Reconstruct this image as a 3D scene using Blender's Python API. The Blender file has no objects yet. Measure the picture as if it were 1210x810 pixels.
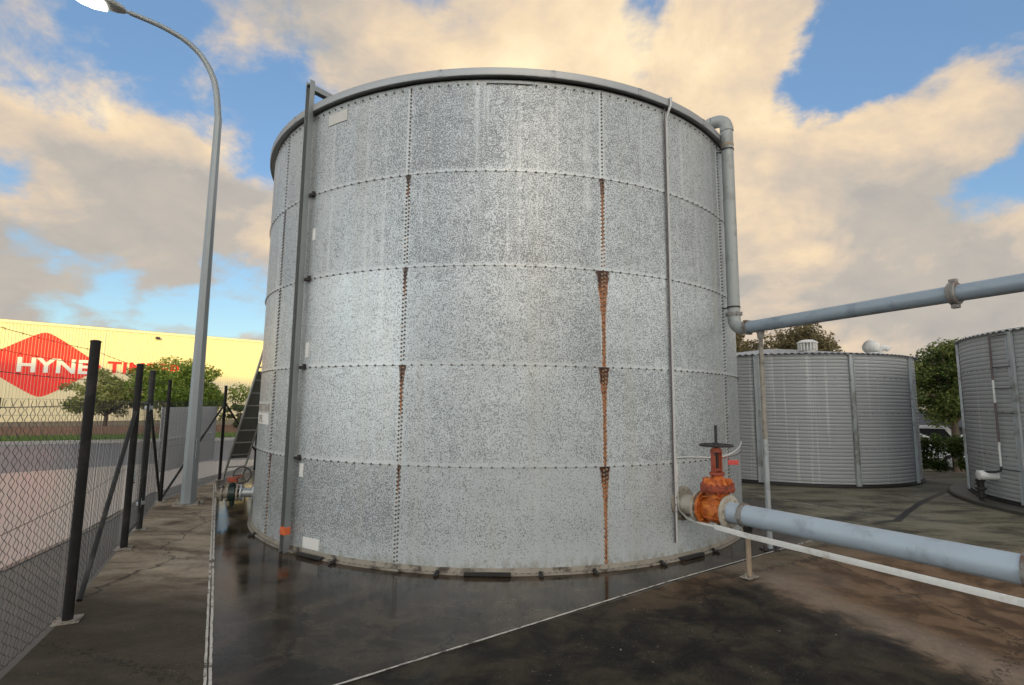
import bpy, bmesh, math, random
import numpy as np
from mathutils import Vector, Matrix
random.seed(7); rng = np.random.default_rng(11)
PI = math.pi; R_ = math.radians
scene = bpy.context.scene
col = scene.collection

# ------------------------------------------------------------------ camera
TH, RO = 0.1161, 0.0098
rx0 = Vector((1, 0, 0)); f_ = Vector((0, math.cos(TH), math.sin(TH))); u0 = Vector((0, -math.sin(TH), math.cos(TH)))
rx_ = math.cos(RO)*rx0 + math.sin(RO)*u0; ru_ = -math.sin(RO)*rx0 + math.cos(RO)*u0
cam_d = bpy.data.cameras.new('camera'); cam = bpy.data.objects.new('camera', cam_d); col.objects.link(cam)
M = Matrix.Identity(4)
for i in range(3):
    M[i][0] = rx_[i]; M[i][1] = ru_[i]; M[i][2] = -f_[i]
M.translation = Vector((0, 0, 1.7)); cam.matrix_world = M
cam_d.sensor_fit = 'HORIZONTAL'; cam_d.sensor_width = 36; cam_d.lens = 36*620.85/1210
cam_d.clip_start = .05; cam_d.clip_end = 3000
scene.camera = cam

# ------------------------------------------------------------------ light
SUN_EL = R_(8.5); SUN_H = Vector((0.12, -0.993, 0)).normalized()
sun_dir = Vector((SUN_H.x*math.cos(SUN_EL), SUN_H.y*math.cos(SUN_EL), math.sin(SUN_EL)))
sd = bpy.data.lights.new('sun', 'SUN'); sd.energy = 2.0; sd.angle = R_(.5); sd.color = (1.0, .74, .12)
sun = bpy.data.objects.new('sun', sd); col.objects.link(sun)
sun.rotation_euler = sun_dir.to_track_quat('Z', 'Y').to_euler()
scene.view_settings.view_transform = 'Standard'; scene.view_settings.look = 'None'
scene.view_settings.exposure = 1.0; scene.view_settings.gamma = 1; scene.view_settings.use_curve_mapping = False

class NG:
    """tiny node-graph helper"""
    def __init__(s, nt): s.nt = nt; s.N = nt.nodes; s.L = nt.links
    def set(s, inp, v):
        if isinstance(v, bpy.types.NodeSocket): s.L.new(v, inp)
        elif v is not None:
            try: inp.default_value = v
            except Exception:
                inp.default_value = (*v, 1) if len(v) == 3 else v[:3]
    def math(s, op, a, b=None, c=None, clamp=False):
        n = s.N.new('ShaderNodeMath'); n.operation = op; n.use_clamp = clamp
        s.set(n.inputs[0], a)
        if b is not None: s.set(n.inputs[1], b)
        if c is not None: s.set(n.inputs[2], c)
        return n.outputs[0]
    def vmath(s, op, a, b=None, scale=None):
        n = s.N.new('ShaderNodeVectorMath'); n.operation = op
        s.set(n.inputs[0], a)
        if b is not None: s.set(n.inputs[1], b)
        if scale is not None: s.set(n.inputs['Scale'], scale)
        return n.outputs['Value'] if op in ('DOT_PRODUCT', 'LENGTH', 'DISTANCE') else n.outputs['Vector']
    def mr(s, v, a, b, c=0., d=1., smooth=True):
        n = s.N.new('ShaderNodeMapRange'); n.interpolation_type = 'SMOOTHSTEP' if smooth else 'LINEAR'
        s.set(n.inputs[0], v)
        for i, x in enumerate((a, b, c, d)): s.set(n.inputs[i+1], x)
        return n.outputs[0]
    def mix(s, f, a, b, mode='MIX'):
        n = s.N.new('ShaderNodeMix'); n.data_type = 'RGBA'; n.blend_type = mode
        s.set(n.inputs[0], f); s.set(n.inputs[6], a); s.set(n.inputs[7], b)
        return n.outputs[2]
    def noise(s, vec, scale, detail=3., rough=.5, dist=0., dim='3D'):
        n = s.N.new('ShaderNodeTexNoise'); n.noise_dimensions = dim
        if vec is not None: s.set(n.inputs['Vector'], vec)
        s.set(n.inputs['Scale'], scale); s.set(n.inputs['Detail'], detail); s.set(n.inputs['Roughness'], rough); s.set(n.inputs['Distortion'], dist)
        return n.outputs['Fac']
    def voro(s, vec, scale, feature='F1', out='Distance', rand=1.):
        n = s.N.new('ShaderNodeTexVoronoi'); n.feature = feature
        if vec is not None: s.set(n.inputs['Vector'], vec)
        s.set(n.inputs['Scale'], scale); s.set(n.inputs['Randomness'], rand)
        return n.outputs[out]
    def coord(s, which='Object'): return s.N.new('ShaderNodeTexCoord').outputs[which]
    def geo(s, which='Position'): return s.N.new('ShaderNodeNewGeometry').outputs[which]
    def mapping(s, vec, scale=(1, 1, 1), loc=(0, 0, 0)):
        n = s.N.new('ShaderNodeMapping'); s.set(n.inputs['Vector'], vec); n.inputs['Scale'].default_value = scale; n.inputs['Location'].default_value = loc
        return n.outputs[0]
    def sep(s, v):
        n = s.N.new('ShaderNodeSeparateXYZ'); s.set(n.inputs[0], v); return n.outputs
    def comb(s, x, y, z):
        n = s.N.new('ShaderNodeCombineXYZ'); s.set(n.inputs[0], x); s.set(n.inputs[1], y); s.set(n.inputs[2], z); return n.outputs[0]
    def ramp(s, f, stops):
        n = s.N.new('ShaderNodeValToRGB'); s.set(n.inputs[0], f); e = n.color_ramp.elements
        while len(e) < len(stops): e.new(.5)
        for el, (p, c) in zip(e, stops): el.position = p; el.color = (*c, 1)
        return n.outputs[0]
    def attr(s, name):
        n = s.N.new('ShaderNodeAttribute'); n.attribute_name = name; return n.outputs['Fac']
    def bump(s, h, strength=.3, dist=.01):
        n = s.N.new('ShaderNodeBump'); s.set(n.inputs['Strength'], strength); s.set(n.inputs['Distance'], dist); s.set(n.inputs['Height'], h)
        return n.outputs[0]

# ------------------------------------------------------------------ sky: Nishita clear air with broken evening cloud
def sdir(px, py):      # a direction on the sky dome
    x = (px-605)/620.85; y = -(py-405)/620.85
    d = x*rx_ + y*ru_ + f_
    return d.normalized()
world = bpy.data.worlds.new('World'); scene.world = world; world.use_nodes = True
nt = world.node_tree; nt.nodes.clear(); g = NG(nt)
D = g.coord('Generated')
sky = nt.nodes.new('ShaderNodeTexSky'); sky.sky_type = 'NISHITA'; sky.sun_disc = False
sky.sun_elevation = SUN_EL; sky.sun_rotation = math.atan2(SUN_H.x, SUN_H.y); sky.altitude = 10; sky.air_density = 1.0; sky.dust_density = .6; sky.ozone_density = 2.5
sx, sy, sz = g.sep(D)
zc = g.math('ADD', g.math('MAXIMUM', sz, 0.0), .55)
P = g.comb(g.math('DIVIDE', sx, zc), g.math('DIVIDE', sy, zc), g.math('MULTIPLY', sz, .6))
wn = nt.nodes.new('ShaderNodeTexNoise'); g.set(wn.inputs['Vector'], P); wn.inputs['Scale'].default_value = 3.4; wn.inputs['Detail'].default_value = 6; wn.inputs['Roughness'].default_value = .6
DW = g.vmath('NORMALIZE', g.vmath('ADD', D, g.vmath('SCALE', g.vmath('SUBTRACT', wn.outputs['Color'], (.5, .5, .5)), scale=.22)))
def blobs(lst):
    acc = None
    for (px, py, r, a) in lst:
        d = g.vmath('DOT_PRODUCT', DW, tuple(sdir(px, py)))
        v = g.mr(d, math.cos(R_(r)), 1.0, 0., a)
        acc = v if acc is None else g.math('ADD', acc, v)
    return acc
dens_b = blobs([(95, 40, 9, -.22), (185, 75, 7, -.14), (315, 150, 9, -.26), (245, 285, 5, -.12), (50, 205, 5, -.14),
    (1010, 95, 10, -.32), (1120, 25, 13, -.30), (1110, 220, 8, -.25), (960, 60, 7, -.16), (1195, 255, 7, -.15), (775, 25, 6, -.2), (535, 8, 6, -.26), (360, 80, 6, -.1),
    (100, 356, 5, -.24), (180, 348, 5, -.22), (285, 352, 5, -.22), (235, 380, 5, -.2), (20, 300, 3.5, -.18),
    (640, 50, 14, .26), (410, 40, 10, .12), (205, 120, 8, .21), (30, 60, 9, .17), (860, 70, 9, .32), (930, 200, 12, .28), (990, 250, 12, .22), (930, 320, 14, .28),
    (1120, 330, 16, .30), (100, 270, 14, .23), (1150, 115, 7, .34), (1080, 150, 7, .30), (1050, 60, 3, .12), (40, 380, 10, .12), (1000, 380, 16, .22), (215, 230, 10, .16), (285, 330, 12, .1)])
n1 = g.noise(P, 2.3, 10, .58, .35)
n1b = g.noise(P, 7.5, 8, .62, .4)
dens = g.math('ADD', g.math('ADD', n1, dens_b), g.math('MULTIPLY', g.math('SUBTRACT', n1b, .5), .56))
cloud = g.mr(dens, .37, .62)
lit_b = blobs([(690, 40, 12, .34), (560, 60, 8, .22), (880, 85, 8, .30), (1130, 110, 6, .1), (35, 225, 7, .22), (210, 130, 7, .22), (285, 232, 6, .26), (935, 312, 3.5, .28), (970, 190, 10, .18), (40, 60, 8, .12), (1010, 250, 5, .15),
    (130, 310, 13, -.34), (50, 345, 9, -.24), (270, 370, 9, -.22), (1110, 320, 16, -.17), (1060, 300, 12, -.06), (920, 380, 9, -.06)])
n2 = g.noise(g.mapping(P, (1, 1, 1), (3.1, 1.7, 0)), 3.4, 9, .60, .5)
# thick cloud lit from the sun's side: difference of density along the sunward offset
n1s = g.noise(g.mapping(P, (1, 1, 1), (-.02, .10, .03)), 2.3, 7, .58, .35)
relief = g.math('MULTIPLY', g.math('SUBTRACT', n1, n1s), 2.4)
lit = g.math('ADD', g.math('ADD', g.math('ADD', g.math('ADD', g.math('MULTIPLY', n2, 1.25), -.30), lit_b), relief), g.math('ADD', .06, g.math('MULTIPLY', g.math('SUBTRACT', n1b, .5), .55)))
lit = g.math('ADD', g.math('MULTIPLY', lit, .74), .13)
lit = g.math('MAXIMUM', lit, g.math('ADD', -.06, g.math('ADD', g.math('MULTIPLY', n1b, .42), g.math('MULTIPLY', n2, .12))))
ccol = g.ramp(lit, [(.0, (.36, .35, .34)), (.22, (.50, .46, .41)), (.44, (.68, .56, .44)), (.68, (.88, .69, .47)), (1.0, (1.06, .88, .58))])
# the western half of the sky, round the setting sun, is several times brighter
sdot = g.vmath('DOT_PRODUCT', D, tuple(sun_dir))
wglow = g.mr(sdot, .78, 1., 0., 5.0)                       # warm, close round the sun
cglow = g.math('MULTIPLY', g.mr(g.math('MULTIPLY', sy, -1.), -.25, .75, 0., 1.), g.mr(sz, .18, .70, 1., .10))       # the whole bright half of the twilight sky
ccol = g.vmath('SCALE', ccol, scale=g.math('ADD', 5.35, g.math('MULTIPLY', wglow, 6.)))
ccol = g.mix(cglow, ccol, g.vmath('ADD', g.vmath('SCALE', ccol, scale=1.2), (9.6, 9.9, 9.7)))
clear = g.vmath('SCALE', g.mix(.3, g.vmath('SCALE', sky.outputs[0], scale=1.), g.mix(g.mr(sz, 0., .40), (3.0, 4.3, 4.9), (1.6, 2.7, 4.5))), scale=1.0)
clear = g.mix(cglow, clear, g.vmath('ADD', clear, (8.2, 9.4, 9.9)))
skyc = g.mix(cloud, clear, ccol)
bg = nt.nodes.new('ShaderNodeBackground'); bg.inputs['Strength'].default_value = .1
nt.links.new(skyc, bg.inputs[0])
out = nt.nodes.new('ShaderNodeOutputWorld'); nt.links.new(bg.outputs[0], out.inputs[0])

# ------------------------------------------------------------------ materials
def newmat(name):
    m = bpy.data.materials.new(name); m.use_nodes = True; nt = m.node_tree
    b = nt.nodes['Principled BSDF']; return m, NG(nt), b
def simple(name, c, rough=.5, metal=0., var=.25, scale=6., bump=0., bscale=40., spec=.5, grime=None, gs=3.):
    m, g, b = newmat(name); P = g.coord('Object')
    n = g.noise(P, scale, 5, .6)
    k = g.math('ADD', 1-var, g.math('MULTIPLY', n, 2*var))
    cc = g.vmath('SCALE', (c[0], c[1], c[2]), scale=k)
    if grime:
        gm = g.mr(g.noise(P, gs, 6, .65, .3), .5, .66); cc = g.mix(gm, cc, grime)
    g.set(b.inputs['Base Color'], cc)
    g.set(b.inputs['Roughness'], g.math('ADD', rough-.08, g.math('MULTIPLY', n, .16)))
    b.inputs['Metallic'].default_value = metal; b.inputs['Specular IOR Level'].default_value = spec
    if bump: g.set(b.inputs['Normal'], g.bump(g.noise(P, bscale, 4, .6), bump, .01))
    return m

def galv_panel():
    m, g, b = newmat('spangled_galvanised_sheet'); P = g.coord('Object')
    uv = g.attr('u'); edge = g.attr('edge'); tone = g.attr('tone'); low = g.attr('low')
    sp = g.noise(P, 80, 2.3, .6)
    sp2 = g.noise(P, 9, 3, .6)
    big = g.noise(P, 1.3, 4, .6); big2 = g.noise(P, .7, 3, .5)
    thr = g.math('ADD', g.math('ADD', sp, g.math('MULTIPLY', g.math('SUBTRACT', sp2, .5), .16)), g.math('MULTIPLY', g.math('SUBTRACT', big2, .5), .12))
    thr = g.math('ADD', g.math('ADD', thr, g.attr('dens')), g.math('ADD', g.math('MULTIPLY', edge, .16), g.math('MULTIPLY', low, .11)))
    fleck = g.mr(thr, .39, .50)                       # 1 light, 0 dark
    dk = g.mix(big, (.185, .205, .215), (.25, .265, .268)); lt = g.mix(big, (.49, .53, .545), (.58, .61, .61))
    c = g.mix(fleck, dk, lt)
    c = g.mix(g.math('MULTIPLY', g.mr(edge, .55, 1.), .45), c, (.58, .60, .58))
    st = g.noise(g.mapping(P, (6.5, 6.5, .16)), 1.6, 6, .62)
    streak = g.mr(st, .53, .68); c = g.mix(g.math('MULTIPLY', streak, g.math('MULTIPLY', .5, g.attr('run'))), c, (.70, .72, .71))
    stw = g.noise(g.mapping(P, (3.1, 3.1, .1), (4, 2, 1)), 1.1, 5, .6)
    c = g.mix(g.math('MULTIPLY', g.mr(stw, .52, .72), .5), c, g.mix(.5, c, (.42, .40, .33)))
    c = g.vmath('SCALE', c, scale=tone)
    # dirt at the foot; top ring darker towards its upper edge
    dn = g.noise(g.mapping(P, (7, 7, 3)), 2.2, 6, .65)
    c = g.mix(g.math('MULTIPLY', g.attr('dirt_topdark'), g.mr(dn, .4, .62)), c, (.22, .20, .14))
    rn = g.noise(g.mapping(P, (22, 22, 9)), 2.2, 6, .65); rj = g.math('SUBTRACT', rn, .5)
    def streak_of(dist, st, wd, ln):
        t = g.math('DIVIDE', dz, ln)
        w = g.math('MULTIPLY', wd, g.math('ADD', .55, g.math('MULTIPLY', 1.9, g.math('POWER', g.math('SUBTRACT', 1., g.math('MINIMUM', g.math('MULTIPLY', t, 2.2), 1.)), 2.))))
        x = g.math('DIVIDE', g.math('ABSOLUTE', g.math('ADD', dist, g.math('MULTIPLY', rj, .02))), w)
        core = g.math('SUBTRACT', 1.35, x)
        fade = g.mr(g.math('ADD', t, g.math('MULTIPLY', rj, .8)), .55, 1.05, 1., 0.)
        return g.math('MULTIPLY', g.math('MULTIPLY', core, fade), st)
    dz = g.attr('dz')
    sl_ = streak_of(g.attr('sl'), g.attr('rl'), g.attr('wl'), g.attr('ll')); sr_ = streak_of(g.attr('sr'), g.attr('rr'), g.attr('wr'), g.attr('lr'))
    rv = g.math('MAXIMUM', sl_, sr_)
    ra = g.mr(g.math('ADD', rv, g.math('MULTIPLY', rj, 1.7)), .26, .60)
    halo = g.mr(g.math('ADD', g.math('ADD', rv, .38), g.math('MULTIPLY', rj, 1.8)), .2, .9)
    halo = g.math('MULTIPLY', halo, g.math('MAXIMUM', g.math('MULTIPLY', g.mr(g.attr('rl'), .82, 1.05), g.mr(g.math('ABSOLUTE', g.attr('sl')), .075, .0)), g.math('MULTIPLY', g.mr(g.attr('rr'), .82, 1.05), g.mr(g.math('ABSOLUTE', g.attr('sr')), .075, .0))))
    c = g.mix(g.math('MULTIPLY', halo, .7), c, (.46, .25, .12))
    rc = g.mix(g.mr(g.math('ADD', g.noise(P, 45, 4, .65), g.math('MULTIPLY', g.mr(dz, .0, .30, 1., 0.), -.22)), .30, .62), (.050, .016, .007), (.50, .185, .055))
    c = g.mix(ra, c, rc)
    g.set(b.inputs['Base Color'], c)
    g.set(b.inputs['Metallic'], g.math('MULTIPLY', g.math('SUBTRACT', 1, ra), .34))
    g.set(b.inputs['Roughness'], g.math('ADD', .38, g.math('MULTIPLY', g.math('SUBTRACT', 1, fleck), .14)))
    b.inputs['Specular IOR Level'].default_value = .4
    dent = g.noise(P, 1.7, 2, .5)
    h = g.math('ADD', g.math('MULTIPLY', dent, 1.), g.math('MULTIPLY', sp, .012))
    g.set(b.inputs['Normal'], g.bump(h, .35, .05))
    return m

MT = {}
MT['panel'] = galv_panel()
MT['bolt'] = simple('weathered_bolt', (.19, .175, .155), .6, .4, .4, 30)
MT['bolt_rust'] = simple('rusty_bolt', (.36, .27, .19), .7, .1, .4, 30)
MT['rim'] = simple('grey_roof_flashing', (.32, .33, .335), .42, .45, .12, 2)
MT['rail'] = simple('grey_steel_channel', (.26, .28, .28), .45, .5, .15, 4)
MT['galv'] = simple('galvanised_steel', (.42, .45, .46), .45, .45, .18, 5, grime=(.26, .26, .24))
MT['lampgalv'] = simple('lamp_post_zinc', (.25, .28, .29), .5, .3, .12, 4)
MT['flange'] = simple('dirty_pale_flange', (.30, .27, .22), .6, .1, .35, 7, grime=(.06, .048, .036), gs=6)
MT['dark'] = simple('dark_steel', (.035, .033, .031), .5, .3, .3, 8)
MT['blackpost'] = simple('black_painted_post', (.011, .0105, .010), .6, 0, .3, 9, spec=.25, grime=(.028, .025, .022))
MT['greypost'] = simple('greyed_black_post', (.026, .026, .025), .55, .1, .3, 9, spec=.3, grime=(.07, .066, .06))
MT['wire'] = simple('dark_wire', (.035, .034, .032), .55, .1, .2, 9)
MT['white'] = simple('white_plastic', (.72, .71, .67), .5, 0, .1, 6, grime=(.5, .48, .42))
MT['sticker'] = simple('white_sticker', (.74, .73, .69), .5, 0, .08, 8)
MT['faded'] = simple('faded_sticker', (.52, .52, .48), .6, 0, .12, 8)
MT['ink'] = simple('grey_ink', (.30, .27, .23), .6, 0, .2, 12)
MT['orange_tag'] = simple('orange_tape', (.62, .13, .04), .5, 0, .15, 20)
MT['purple'] = simple('dull_purple_conduit', (.13, .095, .095), .5, 0, .2, 6)
MT['conduit'] = simple('pale_grey_conduit', (.55, .55, .53), .5, 0, .12, 5)
MT['pipe_grey'] = simple('grey_pipe', (.33, .35, .34), .5, .1, .15, 3, grime=(.22, .23, .21))
MT['pipe_blue'] = simple('blue_grey_steel_pipe', (.30, .36, .41), .42, .15, .14, 3, grime=(.22, .27, .31))
MT['pipe_light'] = simple('pale_blue_pipe', (.38, .45, .51), .42, .05, .12, 2.5, bump=.1, bscale=15, grime=(.28, .33, .37))
MT['coupling'] = simple('stained_coupling', (.25, .235, .215), .6, .2, .35, 14, grime=(.15, .07, .035), gs=9)
def valve_mat():
    m, g, b = newmat('rusty_orange_paint'); P = g.coord('Object')
    n = g.noise(P, 9, 7, .65, .4); n2 = g.noise(P, 40, 4, .6)
    c = g.ramp(n, [(.30, (.09, .022, .010)), (.40, (.33, .065, .014)), (.52, (.55, .14, .020)), (.72, (.68, .25, .05))])
    c = g.mix(g.mr(n2, .58, .7), c, (.16, .035, .015)); g.set(b.inputs['Base Color'], c)
    b.inputs['Roughness'].default_value = .5; g.set(b.inputs['Normal'], g.bump(n2, .6, .008)); return m
MT['valve'] = valve_mat()
MT['valve_red'] = simple('rusty_red_paint', (.30, .062, .028), .55, .05, .35, 14, .2, 60, grime=(.10, .03, .018), gs=9)
MT['valve_cream'] = simple('stained_cream_flange', (.44, .40, .33), .55, .05, .25, 8, grime=(.28, .18, .09), gs=6)
MT['red_tag'] = simple('red_tag', (.55, .07, .06), .5)
MT['tan_stand'] = simple('tan_pipe_stand', (.36, .27, .19), .55, .1, .2, 8, grime=(.2, .12, .07))
MT['green_valve'] = simple('dark_green_valve', (.016, .034, .028), .45, .1, .2, 10)
MT['corr'] = None
def corr_mat(name, tint):
    m, g, b = newmat(name); P = g.coord('Object')
    n = g.noise(P, .9, 5, .6)
    st = g.noise(g.mapping(P, (5, 5, .12)), 1.5, 5, .6)
    c = g.mix(n, tuple(t*.8 for t in tint), tint)
    c = g.mix(g.math('MULTIPLY', g.mr(st, .57, .70), .55), c, (.58, .58, .57))
    blot = g.noise(P, 3.3, 6, .7, .5)
    c = g.mix(g.math('MULTIPLY', g.mr(blot, .6, .7), .4), c, (.26, .25, .23))
    g.set(b.inputs['Base Color'], c); b.inputs['Metallic'].default_value = .15; b.inputs['Roughness'].default_value = .62
    return m
MT['corr'] = corr_mat('corrugated_galvanised', (.37, .385, .39))
MT['corr2'] = corr_mat('corrugated_galvanised_pale', (.42, .425, .42))
MT['ladder'] = simple('ladder_aluminium', (.34, .34, .31), .5, .4, .15, 6)
MT['ladder_plate'] = simple('ladder_cover_plate', (.12, .125, .11), .6, .2, .25, 5)
MT['board'] = simple('grey_board', (.72, .73, .76), .55, .1, .08, 2)
MT['red_paint'] = simple('red_sign_paint', (.84, .020, .015), .5, 0, .06, 1)
MT['white_paint'] = simple('white_sign_paint', (.82, .80, .70), .5, 0, .04, 1)
MT['cream_wall'] = simple('cream_cladding', (.76, .66, .42), .55, .0, .05, .4)
MT['cream_trim'] = simple('cream_trim', (.74, .68, .5), .5)
MT['bark'] = simple('bark', (.10, .075, .05), .85, 0, .4, 6, .5, 20)
MT['brownwall'] = simple('brown_low_wall', (.22, .13, .09), .8, 0, .3, 3, .2, 20)
MT['glass'] = simple('dark_glass', (.02, .022, .025), .08, 0, .1)
MT['car_white'] = simple('white_car_paint', (.72, .73, .74), .25, 0, .04, 1)
MT['tyre'] = simple('tyre_rubber', (.02, .02, .02), .8)
MT['shed'] = simple('dark_shed', (.045, .05, .055), .6, .1, .2, 1)
MT['warehouse'] = simple('grey_occluder', (.35, .34, .32), .6, 0, .1, .5)  # colour of the added, unseen building that shades the yard
def leaf_mat(name, a, bb, cc):
    m, g, b = newmat(name)
    o = g.attr('leaf_tone')
    c = g.ramp(o, [(0, a), (.55, bb), (1, cc)])
    g.set(b.inputs['Base Color'], c); b.inputs['Roughness'].default_value = .55; b.inputs['Specular IOR Level'].default_value = .3
    tr = g.N.new('ShaderNodeBsdfTranslucent'); g.set(tr.inputs[0], g.vmath('SCALE', c, scale=1.3))
    mx = g.N.new('ShaderNodeMixShader'); mx.inputs[0].default_value = .3
    o_ = g.N['Material Output']; g.L.new(b.outputs[0], mx.inputs[1]); g.L.new(tr.outputs[0], mx.inputs[2]); g.L.new(mx.outputs[0], o_.inputs[0])
    return m
MT['leaf_green'] = leaf_mat('green_leaves', (.07, .13, .02), (.20, .28, .042), (.40, .42, .08))
MT['leaf_pale'] = leaf_mat('olive_leaves', (.12, .14, .04), (.27, .29, .09), (.44, .42, .16))
MT['leaf_brown'] = leaf_mat('brown_green_leaves', (.09, .075, .035), (.18, .145, .065), (.28, .22, .09))
MT['leaf_dark'] = leaf_mat('dark_green_leaves', (.04, .065, .016), (.11, .15, .035), (.24, .23, .065))
MT['leaf_hedge'] = leaf_mat('hedge_leaves', (.02, .04, .008), (.06, .10, .015), (.15, .21, .03))
MT['grass'] = simple('verge_grass', (.12, .19, .04), .8, 0, .4, 3)

def slab_mat():
    m, g, b = newmat('stained_concrete_slab'); P = g.geo('Position'); X, Y, Z = g.sep(P)
    nA = g.noise(P, .55, 6, .6, .4); nB = g.noise(P, 2.6, 7, .65, .5); nC = g.noise(P, 18, 5, .6); nD = g.noise(P, 90, 3, .6)
    wob = g.math('MULTIPLY', g.math('SUBTRACT', nB, .5), .5)
    wobA = g.math('MULTIPLY', g.math('SUBTRACT', nA, .5), 1.6)
    def line(ax, ay, bx, by):       # signed distance, positive to the right of a->b
        L = math.hypot(bx-ax, by-ay); nx, ny = (by-ay)/L, -(bx-ax)/L
        return g.math('ADD', g.math('ADD', g.math('MULTIPLY', X, nx), g.math('MULTIPLY', Y, ny)), -(ax*nx+ay*ny))
    sL = line(-1.87, 3.483, -6.0, 10.95)      # right side = tank side
    sR = g.math('MULTIPLY', line(-.9, 3.5, 3.85, 6.95), -1.)   # positive = tank side
    inside = g.math('MULTIPLY', g.mr(sL, -.01, .01), g.mr(sR, -.01, .01))
    rt = g.vmath('DISTANCE', g.comb(X, Y, 0.), (-.18, 9.35, 0.))
    # dry-ish concrete, streaked
    streak = g.noise(g.mapping(P, (.75, 1.7, 1), (3, 5, 0)), 1.5, 8, .68, .35)
    dry = g.ramp(streak, [(.30, (.050, .037, .023)), (.42, (.145, .110, .074)), (.54, (.28, .225, .158)), (.75, (.42, .35, .255))])
    # left walkway: dark and mossy near the camera
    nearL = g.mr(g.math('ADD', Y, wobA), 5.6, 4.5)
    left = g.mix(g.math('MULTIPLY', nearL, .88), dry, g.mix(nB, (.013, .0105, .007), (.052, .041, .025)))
    # wet pan round the tank
    brown = g.mix(g.mr(nB, .34, .66), (.013, .0085, .005), (.065, .045, .028))
    silt = g.mr(streak, .50, .66); black = g.mix(g.mr(nB, .34, .66), (.016, .0125, .0085), (.064, .050, .034)); black = g.mix(g.math('MULTIPLY', silt, .55), black, (.065, .052, .037))
    wet = g.mix(g.mr(g.math('ADD', rt, wob), 4.25, 5.3), brown, black)
    farm = g.math('MULTIPLY', g.mr(X, 2.3, 3.2), g.mr(g.math('ADD', rt, wob), 4.35, 5.0))
    # right-hand slab
    sB = line(3.22, 2.9, 2.35, 5.6)            # right of this = beige / rust band
    rust = g.mix(g.mr(nB, .4, .6), (.085, .047, .022), (.20, .125, .07))
    beige = g.mix(nB, (.17, .13, .095), (.33, .26, .19))
    rb = g.mr(g.math('ADD', sB, g.math('ADD', g.math('MULTIPLY', wob, 1.3), g.math('MULTIPLY', g.math('SUBTRACT', nC, .5), .35))), -.14, .20)
    band = g.mr(g.math('ABSOLUTE', g.math('ADD', g.math('SUBTRACT', sB, .22), g.math('MULTIPLY', wob, .7))), .05, .34, 1., 0.)
    right = g.mix(rb, g.mix(g.mr(nB, .36, .66), (.006, .0055, .004), (.050, .040, .026)), rust)
    right = g.mix(g.math('MULTIPLY', band, .75), right, beige)
    nearline = g.math('MULTIPLY', g.mr(sR, -.55, -.05), g.mr(X, .6, 1.9))
    right = g.mix(g.math('MULTIPLY', nearline, .55), right, rust)
    # far right yard: dark olive brown with puddle marks
    far = g.mix(g.mr(streak, .34, .60), (.055, .050, .034), (.20, .18, .125))
    right = g.mix(g.mr(g.math('ADD', Y, wobA), 5.6, 7.0), right, far); wet = g.mix(farm, wet, far)
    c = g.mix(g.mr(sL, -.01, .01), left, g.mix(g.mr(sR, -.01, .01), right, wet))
    # fine grain, pale scuffs and droppings
    c = g.mix(.30, c, g.vmath('SCALE', c, scale=g.math('MULTIPLY', nC, 2.)))
    c = g.vmath('SCALE', c, scale=g.math('ADD', .55, g.math('MULTIPLY', nD, .9)))
    # hairline cracks, grit
    ck = g.voro(g.vmath('ADD', P, g.vmath('SCALE', g.comb(nB, nC, 0.), scale=.5)), .42, 'DISTANCE_TO_EDGE', 'Distance')
    c = g.mix(g.math('MULTIPLY', g.mr(ck, .0085, .002), .7), c, (.010, .009, .008))
    gr = g.voro(P, 55, 'F1', 'Distance')
    c = g.mix(g.math('MULTIPLY', g.mr(gr, .20, .12), g.math('MULTIPLY', g.mr(g.noise(P, 3., 4), .46, .62), .4)), c, (.22, .20, .17))
    vd = g.voro(P, 7, 'F1', 'Distance'); vsel = g.mr(g.noise(P, 1.1, 3), .5, .6)
    spk = g.math('MULTIPLY', g.mr(g.math('ADD', vd, g.math('MULTIPLY', g.math('SUBTRACT', nC, .5), .12)), .075, .04), vsel)
    vd2 = g.voro(P, 19, 'F1', 'Distance')
    spk2 = g.math('MULTIPLY', g.mr(vd2, .085, .05), g.mr(g.noise(P, 2.2, 4), .47, .60))
    c = g.mix(g.math('MULTIPLY', g.math('ADD', g.math('MULTIPLY', spk, .6), g.math('MULTIPLY', spk2, .75)), g.math('SUBTRACT', 1., g.math('MULTIPLY', inside, .75))), c, (.36, .34, .30))
    scr = g.mr(g.noise(g.mapping(P, (3, 14, 1)), 1.2, 8, .7, 1.2), .68, .74)
    c = g.mix(g.math('MULTIPLY', scr, .35), c, (.30, .27, .22))
    g.set(b.inputs['Base Color'], c)
    wetness = g.math('MAXIMUM', g.math('MULTIPLY', g.math('MULTIPLY', inside, g.math('SUBTRACT', 1., g.math('MULTIPLY', farm, .8))), g.mr(g.math('ADD', rt, g.math('MULTIPLY', wobA, .6)), 6.6, 4.6, .45, 1.)), g.math('MULTIPLY', g.mr(nA, .50, .64), .55))
    g.set(b.inputs['Roughness'], g.math('ADD', g.mr(wetness, 0., 1., .70, .12), g.math('MULTIPLY', g.math('SUBTRACT', nB, .5), .34)))
    g.set(b.inputs['Specular IOR Level'], g.mr(wetness, 0., 1., .2, .16))
    hh = g.math('ADD', g.math('MULTIPLY', nC, .5), nD)
    g.set(b.inputs['Normal'], g.bump(hh, g.mr(wetness, 0., 1., .35, .03), .006))
    return m
MT['slab'] = slab_mat()
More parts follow.
